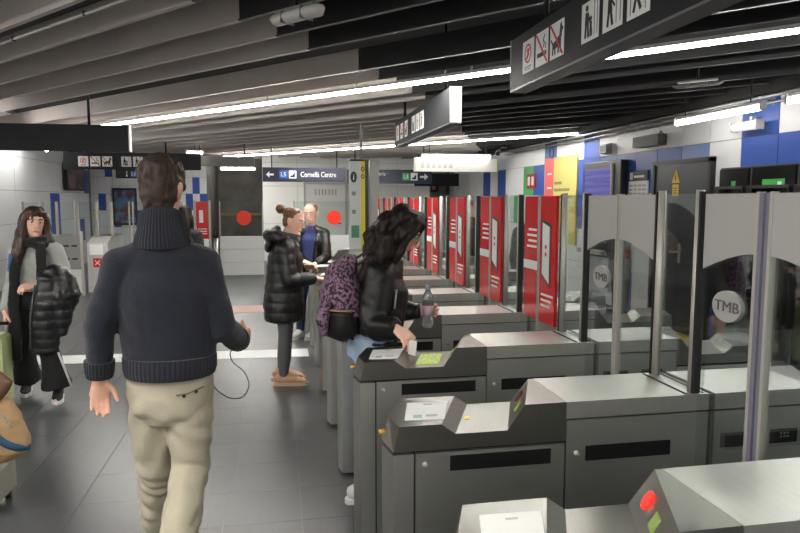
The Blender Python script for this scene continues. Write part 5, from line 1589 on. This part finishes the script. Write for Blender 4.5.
    tb('zip', [V3(.24, 3.315, 1.075) - Ob, V3(.30, 3.29, 1.072) - Ob, V3(.38, 3.295, 1.07) - Ob], .005, mat('zip_gold', (176, 140, 110), .4), bp, 8)
    for yy in (3.36, 3.58):
        tb('strap', [V3(.40, yy, 1.30) - Ob, V3(.47, yy, 1.345) - Ob, V3(.56, yy, 1.315) - Ob], [(.022, .007)] * 3, mat('pack_black', (22, 22, 23), .6), bp, 10, hint=(0, 0, 1))
    # bottle
    bo = thing('water_bottle', 'clear plastic water bottle in the backpack woman\'s left hand', 'bottle', (.805, 3.50, .935))
    b = bmesh.new(); tube(b, [(0, 0, 0), (0, 0, .02), (0, 0, .06), (0, 0, .065), (0, 0, .12), (0, 0, .125), (0, 0, .165), (0, 0, .195), (0, 0, .21)], [.028, .032, .032, .030, .030, .032, .032, .016, .0125], 18, (0, 1, 0), True, 0)
    PLA = mat('clear_plastic', (206, 210, 216), .12); PLA.node_tree.nodes['Principled BSDF'].inputs['Transmission Weight'].default_value = .8
    mk('bottle_body', b, PLA, bo, True)
    b = bmesh.new(); tube(b, [(0, 0, .207), (0, 0, .232)], .0145, 16, (0, 1, 0)); mk('cap', b, mat('cap_blue', (150, 168, 200), .4), bo, True)
    b = bmesh.new(); tube(b, [(0, 0, .068), (0, 0, .118)], .0312, 18, (0, 1, 0)); mk('wrapper', b, mat('bottle_label', (196, 170, 180), .5), bo, True)
woman_pack()

# ------------------------------------------------------------------ people farther away
def stander(x, y, yaw, label, hair, top_m, leg_m, h=1.6, arm=None, long_hair=False, shoes=None, coat=False):
    O = V3(x, y, 0)
    root = thing('person', label, 'person', O)
    f = V3(math.cos(yaw), math.sin(yaw), 0); r = V3(f.y, -f.x, 0); k = h / 1.6
    def q(a, b_, c): return tuple(O + (r * a + f * b_) * k + V3(0, 0, c * k))
    J = dict(pel=q(0, 0, .86), chest=q(0, 0, 1.14), neck=q(0, -.01, 1.32),
             shR=q(.155, 0, 1.23), elR=q(.20, -.03, .98), wrR=q(.20, .08, .78), shL=q(-.155, 0, 1.23), elL=q(-.20, -.03, .98), wrL=q(-.20, .08, .78),
             hipR=q(.075, 0, .84), knR=q(.08, .02, .46), anR=q(.085, 0, .08), toeR=q(.09, .14, .03), hipL=q(-.075, 0, .84), knL=q(-.08, .02, .46), anL=q(-.085, .03, .08), toeL=q(-.09, .17, .03),
             handR=(V3(0, 0, -1) + f * .2, -r, f, .4), handL=(V3(0, 0, -1) + f * .2, r, f, .4))
    if arm:
        J['elR'], J['wrR'] = q(*arm[0]), q(*arm[1])
        d = Vector(J['wrR']) - Vector(J['elR']); J['handR'] = (d, V3(0, 0, -1), -r, .5)
    H = Head(q(0, .02, 1.47), f + V3(0, 0, -.05), (0, 0, 1), .96 * k)
    body_mesh(root, J, H, f, SKIN, O)
    face_parts(root, H, O, hair)
    b = bmesh.new(); H.rings(b, HAIRCAP)
    if long_hair:
        limb(b, [H.p(0, -.05, .05), H.p(0, -.08, -.08), H.p(0, -.085, -.24)], [(.08, .05), (.095, .055), (.085, .035)], 14, H.f, .7, 3)
        for s in (-1, 1): limb(b, [H.p(.065 * s, .0, .06), H.p(.082 * s, -.01, -.06), H.p(.09 * s, 0, -.2)], [.028, .04, .025], 10, H.f, .8, 3)
    remeshed('hair', b, hair, root, .007, 2, strands(.005, 60, 10), O)
    b = bmesh.new()
    torso(b, J, f, dict(hem=(.16, .12), hip=(.162, .125), waist=(.155, .118), chest=(.168, .125), sh=(.13, .08), neck=(.075, .072), drop=.28 if coat else .02))
    sleeves(b, J, [.068, .064, .06, .054, .046], .05)
    remeshed('jacket', b, top_m, root, .010, 4, folds(.008, 10, 7), O)
    b = bmesh.new(); limb(b, [V3(*J['pel']) + V3(0, 0, .02), V3(*J['pel']) + V3(0, 0, -.09)], [(.145, .11), (.145, .11)], 18, f, .2, 3)
    legs(b, J, [.088, .08, .064, .06, .054], fwd=f, low=.03)
    remeshed('trousers', b, leg_m, root, .010, 4, folds(.005), O)
    for s in 'RL':
        a = Vector(J['an' + s]); shoe(root, V3(a.x, a.y, 0), f, shoes or mat('black_shoe', (22, 22, 24), .6), mat('sole_black', (30, 30, 30), .7), O, .25, .042)
    return root
DKC = mat('black_cloth', (20, 20, 22), .8)
stander(-1.07, 8.0, 1.4, 'dark-haired woman in black, mostly hidden behind the walking man', HAIR_BK, DKC, mat('black_track', (26, 26, 28)), 1.58, long_hair=True, coat=True)
stander(4.13, 7.45, 0.0, 'person in black reaching out in front of the grey double door', HAIR_BK, mat('black_cloth2', (8, 8, 9), .9), mat('black_trouser', (16, 16, 18), .8), 1.66, arm=((.17, .17, 1.10), (.17, .34, .97)), coat=True)
stander(2.98, 7.45, 1.2, 'person in dark jacket and blue jeans behind the red glass doors', HAIR_BR, mat('charcoal_cloth', (30, 31, 35), .8), mat('mid_denim', (70, 92, 140), .8), 1.62)
stander(2.93, 10.0, -1.75, 'person in a dark green jacket facing the camera beyond the gates', HAIR_BK, mat('dark_green_cloth', (36, 44, 42), .8), mat('black_trouser', (16, 16, 18)), 1.66)
hb_ = thing('handbag', 'black handbag held out by the person in black at the double door', 'bag', (4.56, 7.27, .66))
b = bmesh.new(); limb(b, [V3(0, 0, .02), V3(0, 0, .10), V3(.0, 0, .19)], [(.10, .06), (.11, .065), (.07, .04)], 16, (1, 0, 0), .3, 3)
remeshed('bag_body', b, mat('bag_black', (24, 18, 18), .5), hb_, .009, 4, folds(.006))
tb('handle', [V3(-.05, 0, .19), V3(-.04, 0, .26), V3(0, 0, .30), V3(.04, 0, .26), V3(.05, 0, .19)], .009, BLACK, hb_, 8)
